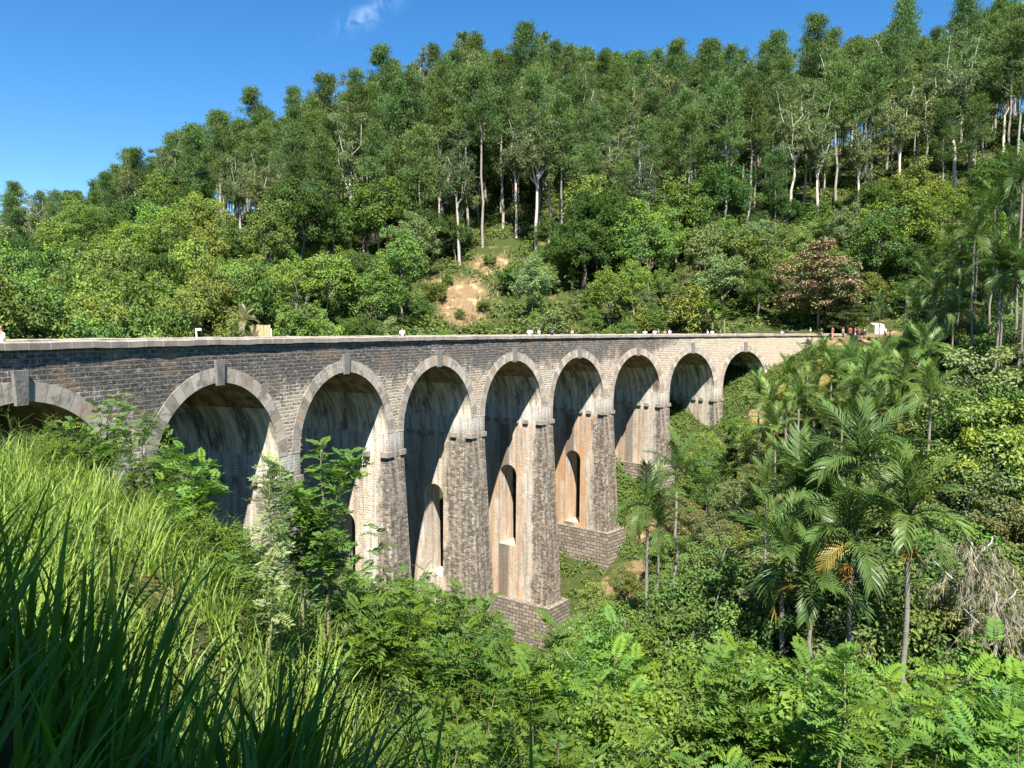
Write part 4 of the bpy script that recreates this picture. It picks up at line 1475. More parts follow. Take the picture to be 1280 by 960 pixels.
for px, d, top, sc_, lab in ((985, 27, 745, 0.75, 'dark leafy tree under the dark drooping palm'), (1040, 26.5, 760, 0.7, 'dark leafy tree between the bases of the big palms'), (1105, 27, 735, 0.8, 'dark leafy tree behind the pale ringed trunk'),
                              (1165, 31, 668, 0.9, 'leafy tree with pale branches beside the grey dead palm'), (698, 57, 790, 1, 'leafy tree half covering the corner of the tall brown plinth'), (668, 52, 812, 1, 'low leafy tree below the tall brown plinth'), (575, 41, 744, 1, 'leafy tree hiding the foot of the fourth pier'), (540, 38, 735, 1, 'leafy tree in the valley before the fourth arch'), (608, 45, 768, 1, 'leafy tree beside the tall brown plinth'), (500, 35, 728, 1, 'leafy tree at the foot of the third pier'), (900, 30, 690, 0.9, 'bright leafy tree on the viaduct side of the dark drooping palm')):
    x = across(px, d)
    z = gz(x, d)
    plant('valley_tree', x, d, (height_at(top, d) - z) / 8.8, tint((0.085, 0.15, 0.032), 0.15), lab, z=z)

# ---- pinnate shrubs of the near slope


def near_ok(x, y):
    px = 640 + F_PX * x / np.maximum(y, 1)
    return (px > 590 - (y - 9) * 7) & (px < 1340)


pts = scatter(-9, 22, 8.5, 30, lambda x, y: 0.95 + 0.03 * y, near_ok, 5000)
for x, y in pts[np.argsort(pts[:, 1])]:
    z = gz(x, y)
    sc = rng.uniform(0.75, 1.2) * (1.0 if y < 17 else 1.35)
    px, _ = project(x, y, z)
    room = fits(x, y, z, 1.2 * sc)
    lim = np.interp(px, [430, 500, 560, 615, 640, 700, 760, 850, 940, 1000, 1100, 1290], [725, 728, 738, 755, 838, 780, 790, 770, 765, 790, 785, 770])
    room = min(room, height_at(lim + rng.uniform(0, 55), y) - z)
    if room < 3.4 * sc:
        sc = room / 3.4
    if sc < 0.3:
        continue
    if rng.random() < 0.86:
        plant('pinnate_shrub', x, y, sc, which=int(rng.integers(5, 8)) if y < 17 and rng.random() < 0.55 else int(rng.integers(5)), color= tint((0.125, 0.215, 0.03), 0.35, 0.16), look='feathery-leaved', group='feathery shrubs on the near slope')
    else:
        plant('leafy_shrub', x, y, sc * 1.15, tint((0.15, 0.24, 0.04), 0.25, 0.2), look='small-leaved', group='small-leaved shrubs on the near slope')

# saplings and shrubs against the arches, on the grass side
def place(kind, px, d, top, lab, col, which=0, base_h=None):
    x = across(px, d)
    z = gz(x, d)
    me = PROTO[kind][which % len(PROTO[kind])]
    me = me.get('foliage') or me['crown']
    base_h = max(v.co.z for v in me.vertices) * 0.97
    H = height_at(top, d) - z
    plant(kind, x, d, H / base_h, col, lab, which=which, z=z)


place('pinnate_sapling', 400, 15.5, 556, 'dark leafy sapling standing before the third arch', (0.112, 0.210, 0.036), 0, 6.0)
place('pinnate_sapling', 372, 16, 610, 'lower dark sapling tangled with the one before the third arch', (0.096, 0.189, 0.036), 1, 6.0)
place('feathery_sapling', 325, 12.5, 572, 'upright sapling with pale sunlit feather leaves before the second pier', (0.30, 0.36, 0.16), 0, 3.2)
place('pinnate_shrub', 122, 19, 488, 'tallest feathery shrub over the first arch springing', (0.13, 0.22, 0.045), 1, 3.4)
place('pinnate_shrub', 178, 18, 518, 'feathery shrub between the first and second arches', (0.13, 0.21, 0.05), 2, 3.4)
place('pinnate_shrub', 226, 15, 560, 'bright low shrub at the foot of the second arch', (0.15, 0.27, 0.035), 5, 3.8)
place('leafy_shrub', 60, 18, 545, 'yellow-green shrub under the first arch', (0.16, 0.23, 0.03), 1, 2.6)
place('leafy_shrub', 262, 14, 640, 'low sunlit shrub between the tall grass and the second arch', (0.13, 0.21, 0.03), 2, 2.6)
place('pinnate_shrub', 292, 13, 668, 'feathery shrub growing out of the tall pale grass', (0.12, 0.2, 0.035), 3, 3.4)
place('pinnate_shrub', 460, 21, 668, 'feathery shrub before the foot of the third pier', (0.105, 0.185, 0.032), 4, 3.4)
place('pinnate_shrub', 510, 22, 710, 'feathery shrub below the narrow opening of the fourth pier', (0.11, 0.19, 0.03), 0, 3.4)
place('pinnate_shrub', 575, 20, 728, 'dense feathery shrub hiding the foot of the fourth pier', (0.12, 0.2, 0.03), 2, 3.4)
place('pinnate_shrub', 425, 19, 700, 'feathery shrub at the edge of the pale grass', (0.11, 0.19, 0.03), 1, 3.4)

for i, (px, d, top, lab) in enumerate(((470, 14, 728, 'tall leafy sapling rising from the pale grass'), (590, 14, 770, 'bright sapling before the foot of the fourth pier'), (690, 13, 780, 'slender-stemmed sapling before the tall brown plinth'),
                                       (745, 15, 790, 'leafy sapling beside the plinth and the boulders'), (905, 13, 800, 'bright sapling below the shaded palm clump'), (1000, 12, 815, 'leafy sapling before the lowest shaded palm'),
                                       (1200, 12, 800, 'leafy sapling before the grey dead palm'), (1265, 11, 830, 'leafy sapling below the withered palm'))):
    place('pinnate_shrub', px, d, top, lab, tint((0.13, 0.225, 0.03), 0.25), 5 + i % 3, 3.8)
place('feathery_sapling', 1082, 9.5, 812, 'green feathery sapling standing upright before the pale ringed trunk', (0.15, 0.26, 0.05), 0, 3.2)

# the dead grey palm drooping on the slope
dt, dcn = MB(), MB()
put_tube(dt, bent((0, 0, -0.5), (0.3, 0, 10.2), 6, 0.01), np.linspace(0.1, 0.06, 6), 6)
for i in range(3):
    a = i * 2.1
    put_tube(dt, bent((0.2, 0, 8 + i * 0.6), (1.6 * math.cos(a), 1.6 * math.sin(a), 9.2 + 0.4 * i), 4, 0.06), np.linspace(0.05, 0.02, 4), 5)
for i in range(34):
    a = rng.random() * 6.28
    p = np.array([0.3, 0, 10.0]) + np.array([math.cos(a) * 0.2, math.sin(a) * 0.2, rng.uniform(-2.2, 0.2)])
    r = rng.uniform(0.8, 1.9)
    q = bent(p, p + np.array([math.cos(a) * r, math.sin(a) * r, -rng.uniform(0.2, 1.6)]), 8, 0.03, 0.35)
    put_tube(dcn, q, 0.012, 3)
    for k in range(8):
        m = 6
        put_leaves(dcn, np.tile(q[k], (m, 1)), np.tile((math.cos(a) * 0.3, math.sin(a) * 0.3, -1.0), (m, 1)) + rng.normal(0, 0.3, (m, 3)), rand_dirs(m), rng.uniform(0.3, 0.6, m), 0.035, rng.random(m), rng.random(m))
PROTO['dead_palm'] = [{'trunk': dt.mesh('dead_palm_trunk', BM), 'crown': dcn.mesh('dead_palm_crown', [M['needle']])}]
CATS['dead_palm'] = 'palm'
for px, d, top, lab in ((1235, 27, 668, 'dead palm hung with withered grey fronds'), (1268, 25, 735, 'withered palm half hidden below the grey dead one')):
    x = across(px, d)
    z = gz(x, d)
    plant('dead_palm', x, d, (height_at(top, d) - z) / 10.4, (0.30, 0.27, 0.19), lab, z=z, bark=(0.3, 0.28, 0.25))

# a tree behind the viewpoint whose crown shades the near grass
broadleaf('shade_tree', 9.5, 3.5, 2.0, 190, 130, 0.3, 0.17, 0.85, 0.2, zmin=-0.9, inner=0.15)
plant('shade_tree', -1.9, -5.2, 1.0, (0.080, 0.145, 0.028), 'leafy tree whose crown shades the dark tall grass', z=gz(-1.9, -5.2))

# ---- undergrowth: low leaves over the slopes, far too many to count
ug = MB()


def undergrowth(n, x0, x1, y0, y1, ok, rad, L, Wd, nl, bare=0.3):
    X, Y = rng.uniform(x0, x1, n), rng.uniform(y0, y1, n)
    m = ok(X, Y) & (earth_mask(X, Y) + rng.normal(0, 0.12, n) < bare)
    X, Y = X[m], Y[m]
    Z = ground(X, Y)
    P, D, N, R, H = [], [], [], [], []
    k = len(X)
    d = unit(rng.normal(size=(k, nl, 3)))
    d[..., 2] = np.abs(d[..., 2])
    s = rad * rng.uniform(0.6, 1.5, (k, 1, 1))
    c = np.stack([X, Y, Z], 1)[:, None]
    P = (c + d * s * np.array([1, 1, 0.9]) * rng.uniform(0.4, 1, (k, nl, 1))).reshape(-1, 3)
    N = unit(d * 0.7 + np.array([0, 0, 0.6]) + rng.normal(0, 0.4, (k, nl, 3))).reshape(-1, 3)
    D = rng.normal(size=N.shape) + d.reshape(-1, 3) * 0.5
    D = unit(D - N * (D * N).sum(1, keepdims=True))
    R = np.clip((rng.uniform(0.2, 0.8, (k, 1)) + rng.normal(0, 0.18, (k, nl))).ravel(), 0, 1)
    H = np.clip((rng.uniform(0.1, 0.9, (k, 1)) + rng.normal(0, 0.15, (k, nl))).ravel(), 0, 1)
    q = len(P)
    put_leaves(ug, P, D, N, L * rng.uniform(0.7, 1.3, q), Wd * rng.uniform(0.7, 1.3, q), R, H, droop=0.12)


def ug_far(x, y):
    s, t = bridge_st(x, y)
    return in_view(x, y, 60) & ((t < -9.5) | ((s > 62) & (y > 104)))


def ug_mid(x, y):
    s, t = bridge_st(x, y)
    return in_view(x, y, 60) & (t > -11)


undergrowth(2600, -190, 170, 225, 285, ug_far, 2.6, 0.9, 0.5, 40)
undergrowth(20000, -190, 160, 45, 245, ug_far, 1.5, 0.6, 0.36, 24)
o = link('undergrowth', ug.mesh('undergrowth', [M['leaf']]), None, (0.125, 0.18, 0.04))
tag(o, 'low leafy undergrowth between the trees on the hill', 'undergrowth', kind='stuff')
ug = MB()
undergrowth(7500, -12, 75, 25, 102, ug_mid, 0.75, 0.26, 0.15, 34)
undergrowth(1800, 12, 36, 74, 100, ug_mid, 0.6, 0.24, 0.14, 34)
undergrowth(5000, -20, 24, 7, 36, ug_mid, 0.42, 0.11, 0.06, 40)
o = link('valley_undergrowth', ug.mesh('valley_undergrowth', [M['leaf']]), None, (0.13, 0.195, 0.04))
tag(o, 'low leafy undergrowth carpeting the valley sides', 'undergrowth', kind='stuff')

# ---- grass
def blades(name, X, Y, L, Wd, lean, color, label, seg=6, heads=False, curl=(0.5, 1.5), bias=(0, 0), mat='blade'):
    n = len(X)
    Z = ground(X, Y) - 0.05
    az = rng.random(n) * 2 * PI
    dx, dy = np.cos(az) + bias[0], np.sin(az) + bias[1]
    q = np.hypot(dx, dy)
    dx, dy = dx / q, dy / q
    le = np.abs(rng.normal(lean, 0.14, n))
    cu = rng.uniform(curl[0], curl[1], n)
    s = np.linspace(0, 1, seg + 1)
    th = le[:, None] + cu[:, None] * s[None] ** 2
    st = L[:, None] / seg
    hx = np.concatenate([np.zeros((n, 1)), np.cumsum(np.sin(th[:, :-1]) * st, 1)], 1)
    hz = np.concatenate([np.zeros((n, 1)), np.cumsum(np.cos(th[:, :-1]) * st, 1)], 1)
    tw = rng.normal(0, 0.5, n)
    sx, sy = -dy * np.cos(tw) + dx * np.sin(tw), dx * np.cos(tw) + dy * np.sin(tw)
    w = Wd[:, None] * (np.minimum(1, s * 5 + 0.5) * (1 - s ** 2.2))[None] * 0.5
    cx, cy_, cz = X[:, None] + dx[:, None] * hx, Y[:, None] + dy[:, None] * hx, Z[:, None] + hz
    # a shallow keel along the midrib
    A = np.stack([cx - sx[:, None] * w, cy_ - sy[:, None] * w, cz], -1)
    B = np.stack([cx + sx[:, None] * w, cy_ + sy[:, None] * w, cz], -1)
    C = np.stack([cx + dx[:, None] * w * 0.35, cy_ + dy[:, None] * w * 0.35, cz - w * 0.35], -1)
    V = np.stack([A, C, B], 2)                       # n, seg+1, 3, xyz
    idx = np.arange(n * (seg + 1) * 3).reshape(n, seg + 1, 3)
    F = np.stack([idx[:, :-1, :-1], idx[:, :-1, 1:], idx[:, 1:, 1:], idx[:, 1:, :-1]], -1).reshape(-1, 4)
    r = np.repeat(np.clip(rng.normal(0.5, 0.22, n), 0, 1), seg * 2)
    h = np.repeat(np.clip(rng.normal(0.5, 0.25, n), 0, 1), seg * 2)
    mb = MB()
    mb.add(V.reshape(-1, 3), F, 0, r, h, smooth=True)
    if heads:
        for i in range(heads):
            k = rng.integers(n)
            b = np.array([X[k], Y[k], Z[k]])
            top = b + np.array([rng.normal(0.12, 0.2), rng.normal(0, 0.2), L[k] * rng.uniform(1.15, 1.5)])
            p = bent(b, top, 7, 0.02)
            put_tube(mb, p, np.linspace(0.005, 0.0025, 7), 3)
            for j in range(16):
                f = rng.uniform(0.68, 1)
                q0 = b + (top - b) * f
                e = q0 + np.array([rng.normal(0, 0.13), rng.normal(0, 0.13), rng.uniform(0.05, 0.22)])
                put_tube(mb, [q0, e], (0.003, 0.0015), 3)
    o_ = link(name, mb.mesh(name, [M[mat]]), None, color)
    return tag(o_, label, 'grass', kind='stuff')


def spots(n, ok, x0, x1, y0, y1, tuft=0):
    X, Y = rng.uniform(x0, x1, n), rng.uniform(y0, y1, n)
    if tuft:
        k = max(1, n // tuft)
        c = rng.integers(k, size=n)
        X, Y = X[c] + rng.normal(0, 0.09, n), Y[c] + rng.normal(0, 0.09, n)
    m = ok(X, Y)
    return X[m], Y[m]


# coarse dark blades next to the viewpoint
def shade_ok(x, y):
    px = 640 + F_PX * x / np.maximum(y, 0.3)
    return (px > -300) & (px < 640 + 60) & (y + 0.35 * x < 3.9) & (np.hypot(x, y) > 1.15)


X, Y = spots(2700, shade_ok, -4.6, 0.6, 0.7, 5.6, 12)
n = len(X)
lim = np.clip(0.6 + 0.19 * np.hypot(X, Y), 0.75, 1.5)
X = np.concatenate([X, rng.uniform(-0.6, 1.1, 46)])
Y = np.concatenate([Y, rng.uniform(1.0, 2.0, 46)])
lim = np.concatenate([lim, np.full(46, 1.65)])
n = len(X)
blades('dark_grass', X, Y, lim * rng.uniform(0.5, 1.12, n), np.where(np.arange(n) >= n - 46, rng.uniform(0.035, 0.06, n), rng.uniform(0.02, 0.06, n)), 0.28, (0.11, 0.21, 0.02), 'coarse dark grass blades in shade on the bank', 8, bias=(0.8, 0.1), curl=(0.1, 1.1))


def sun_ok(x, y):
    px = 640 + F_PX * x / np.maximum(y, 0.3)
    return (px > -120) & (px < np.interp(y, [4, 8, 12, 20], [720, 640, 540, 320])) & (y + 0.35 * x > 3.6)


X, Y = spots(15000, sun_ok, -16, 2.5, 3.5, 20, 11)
n = len(X)
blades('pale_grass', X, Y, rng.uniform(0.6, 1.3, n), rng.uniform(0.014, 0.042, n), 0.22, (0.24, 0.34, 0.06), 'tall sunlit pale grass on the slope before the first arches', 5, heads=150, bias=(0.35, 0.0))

def slide_ok(x, y):
    return (earth_mask(x, y) > 0.2) & (y > 110) & (rng.random(len(x)) < 0.8)


X, Y = spots(5200, slide_ok, -20, 6, 110, 140, 9)
n = len(X)
blades('dry_grass', X, Y, rng.uniform(0.5, 1.3, n), rng.uniform(0.06, 0.12, n), 0.4, (0.36, 0.30, 0.14), 'dry straw grass on the landslip', 4)

# ------------------------------------------------------------------ people on the viaduct
def skin_body(joints, edges, name):
    me = bpy.data.meshes.new(name)
    me.from_pydata([j[:3] for j in joints], edges, [])
    ob = bpy.data.objects.new(name, me)
    COL.objects.link(ob)
    md = ob.modifiers.new('skin', 'SKIN')
    for v, j in zip(me.skin_vertices[0].data, joints):
        v.radius = (j[3], j[4] if len(j) > 4 else j[3])
        v.use_root = False
    me.skin_vertices[0].data[0].use_root = True
    sb = ob.modifiers.new('smooth', 'SUBSURF')
    sb.levels = sb.render_levels = 1
    dg = bpy.context.evaluated_depsgraph_get()
    out_me = bpy.data.meshes.new_from_object(ob.evaluated_get(dg))
    bpy.data.objects.remove(ob)
    out_me.name = name
    for p in out_me.polygons:
        p.use_smooth = True
    return out_me


def person_meshes(walk, arm):
    sw = 0.16 if walk else 0.03
    L = lambda s, k: (s * 0.10, k * sw, 0)
    j = [(0, 0, 0.93, 0.13, 0.10), (0, 0, 1.15, 0.125, 0.09), (0, 0, 1.36, 0.15, 0.095), (0, 0, 1.46, 0.06), (0, 0.01, 1.54, 0.055), (0, 0.02, 1.62, 0.09, 0.10), (0, 0.01, 1.69, 0.075, 0.085)]
    e = [(0, 1), (1, 2), (2, 3), (3, 4), (4, 5), (5, 6)]
    for s in (-1, 1):
        b = len(j)
        y = sw * s
        j += [(s * 0.09, 0, 0.86, 0.085), (s * 0.10, y * 0.6, 0.48, 0.06), (s * 0.10, y, 0.10, 0.042), (s * 0.10, y + 0.13, 0.05, 0.035)]
        e += [(0, b), (b, b + 1), (b + 1, b + 2), (b + 2, b + 3)]
        a = len(j)
        up = arm if s > 0 else 0
        j += [(s * 0.19, 0, 1.38, 0.055), (s * 0.24, -0.02 + 0.05 * up, 1.12 + 0.12 * up, 0.042), (s * 0.22 - 0.06 * up * s, 0.06 + 0.2 * up, 0.90 + 0.36 * up, 0.032), (s * 0.22 - 0.1 * up * s, 0.10 + 0.22 * up, 0.82 + 0.5 * up, 0.03)]
        e += [(2, a), (a, a + 1), (a + 1, a + 2), (a + 2, a + 3)]
    body = skin_body(j, e, 'person_body')
    sh = [(0, 0, 0.95, 0.155, 0.12), (0, 0, 1.15, 0.145, 0.108), (0, 0, 1.36, 0.168, 0.112), (0, 0, 1.44, 0.08)]
    se = [(0, 1), (1, 2), (2, 3)]
    for s in (-1, 1):
        up = arm if s > 0 else 0
        a = len(sh)
        sh += [(s * 0.19, 0, 1.385, 0.068), (s * 0.235, -0.01 + 0.04 * up, 1.16 + 0.10 * up, 0.056)]
        se += [(2, a), (a, a + 1)]
    shirt = skin_body(sh, se, 'person_shirt')
    tr = [(0, 0, 0.95, 0.145, 0.115), (0, 0, 0.90, 0.14, 0.11)]
    te = [(0, 1)]
    for s in (-1, 1):
        b = len(tr)
        y = sw * s
        tr += [(s * 0.092, 0, 0.83, 0.098), (s * 0.10, y * 0.6, 0.48, 0.075), (s * 0.10, y, 0.13, 0.058)]
        te += [(1, b), (b, b + 1), (b + 1, b + 2)]
    trou = skin_body(tr, te, 'person_trousers')
    hair = skin_body([(0, -0.02, 1.70, 0.09, 0.098), (0, -0.035, 1.64, 0.085, 0.08), (0, -0.05, 1.57, 0.05, 0.04)], [(0, 1), (1, 2)], 'person_hair')
    # a face: nose, eyes, mouth, ears
    f = MB()
    for x, y, z, r in ((0, 0.125, 1.605, 0.016), (-0.034, 0.108, 1.63, 0.011), (0.034, 0.108, 1.63, 0.011), (0, 0.112, 1.57, 0.013), (-0.09, 0.01, 1.61, 0.02), (0.09, 0.01, 1.61, 0.02)):
        put_tube(f, [(x, y - r, z), (x, y - r * 0.3, z), (x, y + r * 0.5, z), (x, y + r, z)], (r * 0.5, r, r * 0.8, r * 0.2), 6)
    face = f.mesh('person_face', [M['skin']])
    for m_, k in ((body, 'skin'), (shirt, 'cloth'), (trou, 'cloth'), (hair, 'cloth')):
        m_.materials.clear()
        m_.materials.append(M[k])
    return {'body': body, 'face': face, 'shirt': shirt, 'trousers': trou, 'hair': hair}


POSES = [person_meshes(False, 0), person_meshes(True, 0), person_meshes(False, 1)]
WHITE, NAVY, GREY, RED, BLUE, BLACK, TAN, PINK = (0.8, 0.79, 0.77), (0.03, 0.035, 0.09), (0.3, 0.31, 0.34), (0.42, 0.05, 0.05), (0.1, 0.2, 0.45), (0.03, 0.03, 0.035), (0.4, 0.3, 0.18), (0.6, 0.25, 0.28)


def person(x, y, z, rz, pose, shirt, trousers, label, hair=(0.015, 0.012, 0.01), group=None):
    t = thing('person', label, 'person', (x, y, z), rz, rng.uniform(0.95, 1.04), group)
    for part, me in POSES[pose].items():
        c = {'body': (0.30, 0.17, 0.10), 'face': (0.22, 0.11, 0.07), 'shirt': shirt, 'trousers': trousers, 'hair': hair}[part]
        link(part, me, t, c)
    return t


def on_deck(px, off):
    """spot on the deck, at offset off, seen at px"""
    best = min(np.arange(S0, S1, 0.05), key=lambda s: abs(project(*bp(s, off, -1.0))[0] - px) + (50 if bp(s, off, 0)[1] < 3 else 0))
    return bp(best, off, -1.05)


DECK = [(3, -1.4, 0, WHITE, TAN, 'person in white standing at the near end of the viaduct'), (503, -1.2, 1, WHITE, GREY, 'person in white walking alone along the viaduct above the fourth arch'),
        (662, -1.0, 0, WHITE, BLUE, 'person in white, first of three standing together over the fifth arch'), (674, -1.0, 1, (0.75, 0.75, 0.72), TAN, 'person in white shirt, middle one of the three over the fifth arch'),
        (690, -1.2, 2, NAVY, WHITE, 'person in navy shirt and pale trousers raising one arm'), (715, -2.6, 0, (0.55, 0.5, 0.42), TAN, 'person in beige shirt alone above the sixth arch'),
        (794, -1.1, 0, GREY, BLACK, 'person in dark grey standing apart at the seventh arch'), (806, -1.0, 1, WHITE, (0.5, 0.2, 0.08), 'person in white shirt and orange-brown trousers at the parapet'),
        (818, -1.0, 0, (0.62, 0.64, 0.68), GREY, 'person in pale grey shirt between two people in white'), (823, -1.6, 2, GREY, NAVY, 'person in grey shirt lifting an arm behind the parapet'),
        (831, -2.0, 0, TAN, TAN, 'person in tan shirt beyond the group at the seventh arch'), (837, -0.95, 1, WHITE, WHITE, 'person in white from head to foot, last of the group at the seventh arch'),
        (884, -1.0, 0, WHITE, TAN, 'person in white shirt, first of the trio over the eighth arch'), (890, -1.4, 1, (0.5, 0.5, 0.5), BLACK, 'person in mid grey shirt inside the trio over the eighth arch'), (900, -1.1, 0, (0.2, 0.17, 0.15), BLACK, 'person in brown shirt, last of the trio over the eighth arch'),
        (984, -1.5, 2, NAVY, NAVY, 'person in dark blue with raised arm at the end of the viaduct'), (990, -1.3, 0, BLACK, BLUE, 'person in black beside the one in dark blue'), (977, -1.6, 0, WHITE, BLACK, 'person in white top and black trousers near the last arch')]
for px, off, pose, sh, tr_, lab in DECK:
    p = on_deck(px, off)
    person(*p, rng.random() * 6.28, pose, sh, tr_, lab)
BANK = [(1012, 104, WHITE, BLACK, 'person in white shirt under the trees past the viaduct'), (1026, 105, BLACK, BLACK, 'person all in black in the tree shade past the viaduct'), (1040, 105, (0.35, 0.12, 0.06), TAN, 'person in rust-red shirt on the orange track bed'),
        (1053, 104.5, TAN, BLACK, 'person in tan shirt standing by the orange bank'), (1062, 105, RED, BLACK, 'person in bright red shirt beside the track'), (1068, 104.6, PINK, WHITE, 'person in pink beside the one in red'),
        (1073, 105.5, (0.5, 0.06, 0.09), NAVY, 'person in crimson top with navy trousers by the pale stall'), (1080, 104.6, WHITE, TAN, 'person in white at the corner of the white stall'), (1106, 105, WHITE, NAVY, 'person in white shirt and navy trousers past the white stall'),
        (1112, 105.6, BLACK, GREY, 'person in black shirt and grey trousers past the white stall'), (1136, 106, (0.45, 0.6, 0.75), WHITE, 'person in pale blue shirt standing among the palms')]
for px, d, sh, tr_, lab in BANK:
    x = across(px, d)
    person(x, d, max(gz(x, d), -0.75) - 0.03, rng.random() * 6.28, int(rng.integers(3)), sh, tr_, lab)


# ------------------------------------------------------------------ small things on and behind the viaduct
def box(mb, c, h, rz=0.0, mat=0):
    c, h = np.array(c), np.array(h)
    R = np.array([[math.cos(rz), -math.sin(rz), 0], [math.sin(rz), math.cos(rz), 0], [0, 0, 1]])
    V = np.array([(a, b, d) for d in (-1, 1) for a, b in ((-1, -1), (1, -1), (1, 1), (-1, 1))]) * h
    mb.add(V @ R.T + c, [(0, 1, 5, 4), (1, 2, 6, 5), (2, 3, 7, 6), (3, 0, 4, 7), (4, 5, 6, 7), (3, 2, 1, 0)], mat)


# white post with a short arm
p = on_deck(247, -WIDE + 1.0)
t = thing('trackside_post', 'white trackside post with a short arm above the second arch', 'post', p, -0.5)
mb = MB()
put_tube(mb, [(0, 0, 0), (0, 0, 1.0), (-0.05, 0, 1.5)], (0.06, 0.055, 0.05), 8)
link('post', mb.mesh('trackside_post', [M['white_paint']]), t)
mb = MB()
box(mb, (0.16, 0, 1.52), (0.24, 0.03, 0.07))
link('arm', mb.mesh('trackside_arm', [M['white_paint']]), t)

# bamboo hurdle and a wilted palm behind the parapet
p = on_deck(326, -WIDE - 2.2)
t = thing('bamboo_fence', 'yellow split-bamboo hurdle with a pale post behind the parapet', 'fence', (p[0], p[1], -1.2), -0.5)
mb = MB()
for i in range(16):
    box(mb, (-0.95 + i * 0.125, rng.normal(0, 0.01), 1.0 + rng.normal(0, 0.03)), (0.05, 0.012, 1.0))
link('paling', mb.mesh('bamboo_paling', [M['bamboo']]), t)
for z in (0.7, 1.6):
    mb = MB()
    box(mb, (0, 0.04, z), (1.05, 0.02, 0.035))
    link('rail', mb.mesh('bamboo_rail', [M['bamboo']]), t)
mb = MB()
put_tube(mb, [(1.06, 0, 0), (1.06, 0, 1.75)], (0.05, 0.045), 8)
link('post', mb.mesh('fence_post', [M['white_paint']]), t)
p = on_deck(306, -WIDE - 2.4)
t = far_palm(p[0], p[1], 1.0, 'wilted straw-coloured palm beside the bamboo hurdle', sc=0.55, color=(0.30, 0.27, 0.14))
gzp = gz(p[0], p[1])

# white covered stall at the end of the viaduct
x, d = across(1093, 105.5), 105.5
t = thing('market_stall', 'white cloth-sided stall on the orange bank past the viaduct', 'stall', (x, d, max(gz(x, d), -0.8) - 0.02), 0.5)
for sx in (-0.95, 0.95):
    for sy in (-0.6, 0.6):
        mb = MB()
        put_tube(mb, [(sx, sy, 0), (sx, sy, 2.0)], 0.03, 6)
        link('pole', mb.mesh('stall_pole', [M['bamboo']]), t)
mb = MB()
V = [(a * 1.05, b * 0.72, 1.98 + (0.28 if b == 0 else 0) - (0.03 if abs(a) == 1 and b else 0)) for b in (-1, 0, 1) for a in (-1, -0.5, 0, 0.5, 1)]
mb.add(V, [(i + r * 5, i + 1 + r * 5, i + 6 + r * 5, i + 5 + r * 5) for r in range(2) for i in range(4)])
link('awning', mb.mesh('stall_awning', [M['white_paint']]), t)
mb = MB()
n = 17
V = []
for k, z in enumerate((1.95, 1.4, 0.75)):
    for i in range(n):
        V.append((-1.0 + 2.0 * i / (n - 1), -0.66 - 0.03 * math.sin(i * 1.7) * (k + 0.4), z))
mb.add(V, [(i + r * n, i + 1 + r * n, i + 1 + (r + 1) * n, i + (r + 1) * n) for r in range(2) for i in range(n - 1)], smooth=True)
link('side_cloth', mb.mesh('stall_cloth', [M['white_paint']]), t)
mb = MB()
box(mb, (0, -0.1, 0.75), (0.95, 0.5, 0.03))
link('counter', mb.mesh('stall_counter', [M['bamboo']]), t)

# boulders in the stream bed by the tallest pier
ROCKS = [(645, 62.5, 0.9, 'largest pale boulder at the foot of the tallest pier'), (660, 61.5, 0.6, 'smaller tan boulder below the brown plinth of the tallest pier'), (637, 60, 0.5, 'grey boulder in the gap among the shrubs below the plinth'), (668, 63.5, 0.7, 'flat boulder resting on the bare earth beside the plinth')]
for px, d, r, lab in ROCKS:
    import bmesh
    bm = bmesh.new()
    bmesh.ops.create_icosphere(bm, subdivisions=3, radius=r)
    ph = rng.random(3) * 6
    for v in bm.verts:
        q = v.co / r
        v.co *= 1 + 0.16 * math.sin(3.1 * q.x + ph[0]) + 0.13 * math.sin(4.3 * q.y + ph[1]) * math.cos(2.7 * q.z + ph[2])
        v.co.z *= 0.65
    me = bpy.data.meshes.new('boulder')
    bm.to_mesh(me)
    bm.free()
    me.materials.append(M['rock'])
    o = link('boulder', me)
    x = across(px, d)
    o.location = (x, d, gz(x, d) + 0.1 * r)
    o.rotation_euler = (0, 0, rng.random() * 6)
    tag(o, lab, 'boulder')

# ------------------------------------------------------------------ labels for the many trees: where each one stands
ORD = ['first', 'second', 'third', 'fourth', 'fifth', 'sixth', 'seventh', 'eighth', 'ninth', 'tenth', 'eleventh', 'twelfth', 'thirteenth', 'fourteenth', 'fifteenth', 'sixteenth', 'seventeenth', 'eighteenth', 'nineteenth', 'twentieth'] + ['twenty-' + w for w in ('first', 'second', 'third', 'fourth', 'fifth', 'sixth', 'seventh', 'eighth', 'ninth')] + ['thirtieth'] + ['thirty-' + w for w in ('first', 'second', 'third', 'fourth', 'fifth', 'sixth', 'seventh', 'eighth', 'ninth')]
ARCH_PX = [24, 278, 433, 548, 642, 721, 795, 866, 934]
NOUN = {'pine_tree': 'pine', 'eucalyptus_tree': 'eucalyptus', 'broadleaf_tree': 'broadleaf tree', 'mango_tree': 'round tree', 'valley_tree': 'leafy tree', 'bush': 'bush', 'leafy_shrub': 'shrub', 'pinnate_shrub': 'shrub'}
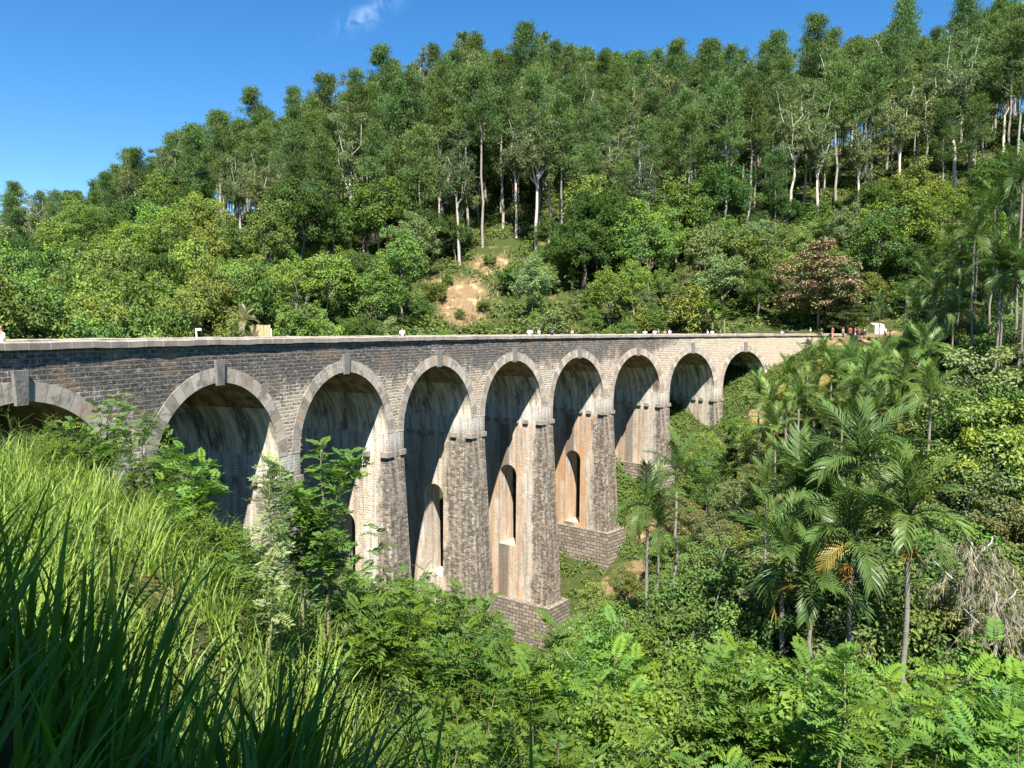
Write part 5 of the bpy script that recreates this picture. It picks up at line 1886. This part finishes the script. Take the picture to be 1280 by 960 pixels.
cells = {}
for rec in PLANTED:
    t, kind, x, y, z, sc, look, lab = rec
    if lab:
        continue
    px, py = project(x, y, z + sc * {'pine_tree': 20, 'eucalyptus_tree': 22, 'broadleaf_tree': 10, 'mango_tree': 11, 'valley_tree': 8, 'bush': 3.3}.get(kind, 2.6))
    s, tt = bridge_st(x, y)
    if tt < -5:
        sky_y = np.interp(px, [0, 150, 350, 470, 600, 1000, 1200, 1280], [300, 205, 145, 85, 48, 60, 15, 5])
        band = 'on the skyline' if py < sky_y + 26 and kind != 'bush' else ('high on the slope' if py < sky_y + 95 else ('halfway up the slope' if z > 9 else 'low behind the parapet'))
        i = int(np.argmin([abs(px - a) for a in ARCH_PX]))
        col = ORD[i] + ' arch' if px < 985 else ('tan abutment' if px < 1120 else 'betel palms')
        where = f'{band} above the {col}'
    else:
        band = 'deep in the valley' if z < -16 else ('on the valley side' if z < -8 else 'up the far bank') if kind in ('valley_tree', 'bush') else ('low on the near slope' if y < 14 else 'on the near slope')
        i = int(np.argmin([abs(px - a) for a in ARCH_PX]))
        col = ORD[i] + ' arch' if px < 985 else ('young palms' if px < 1110 else 'grey dead palm')
        where = f'{band} below the {col}'
    if kind in ('pine_tree',):
        look = 'tall' if sc > 1.2 else ('short' if sc < 1.0 else 'slender')
    cells.setdefault((look, NOUN.get(kind, kind.replace('_', ' ')), where), []).append((px, t))
for (look, noun, where), v in cells.items():
    v.sort(key=lambda q: q[0])
    for i, (px, t) in enumerate(v):
        lab = f'{look} {noun} {where}'
        if len(v) > 1:
            lab += f', {ORD[i]} from grass side'
        t['label'] = lab
PALM_WORDS.sort(key=lambda q: q[1])
for name in ('areca_palm', 'betel_palm'):
    L_ = [q for q in PALM_WORDS if q[0].name.startswith(name)]
    for i, (t, px, py) in enumerate(L_):
        if name == 'betel_palm':
            t['label'] = f'slender betel palm high on the far bank, {ORD[i]} counting from the tan abutment'
        else:
            t['label'] = f'young areca palm on the slope below the abutment, {ORD[i]} counting from the last arch'
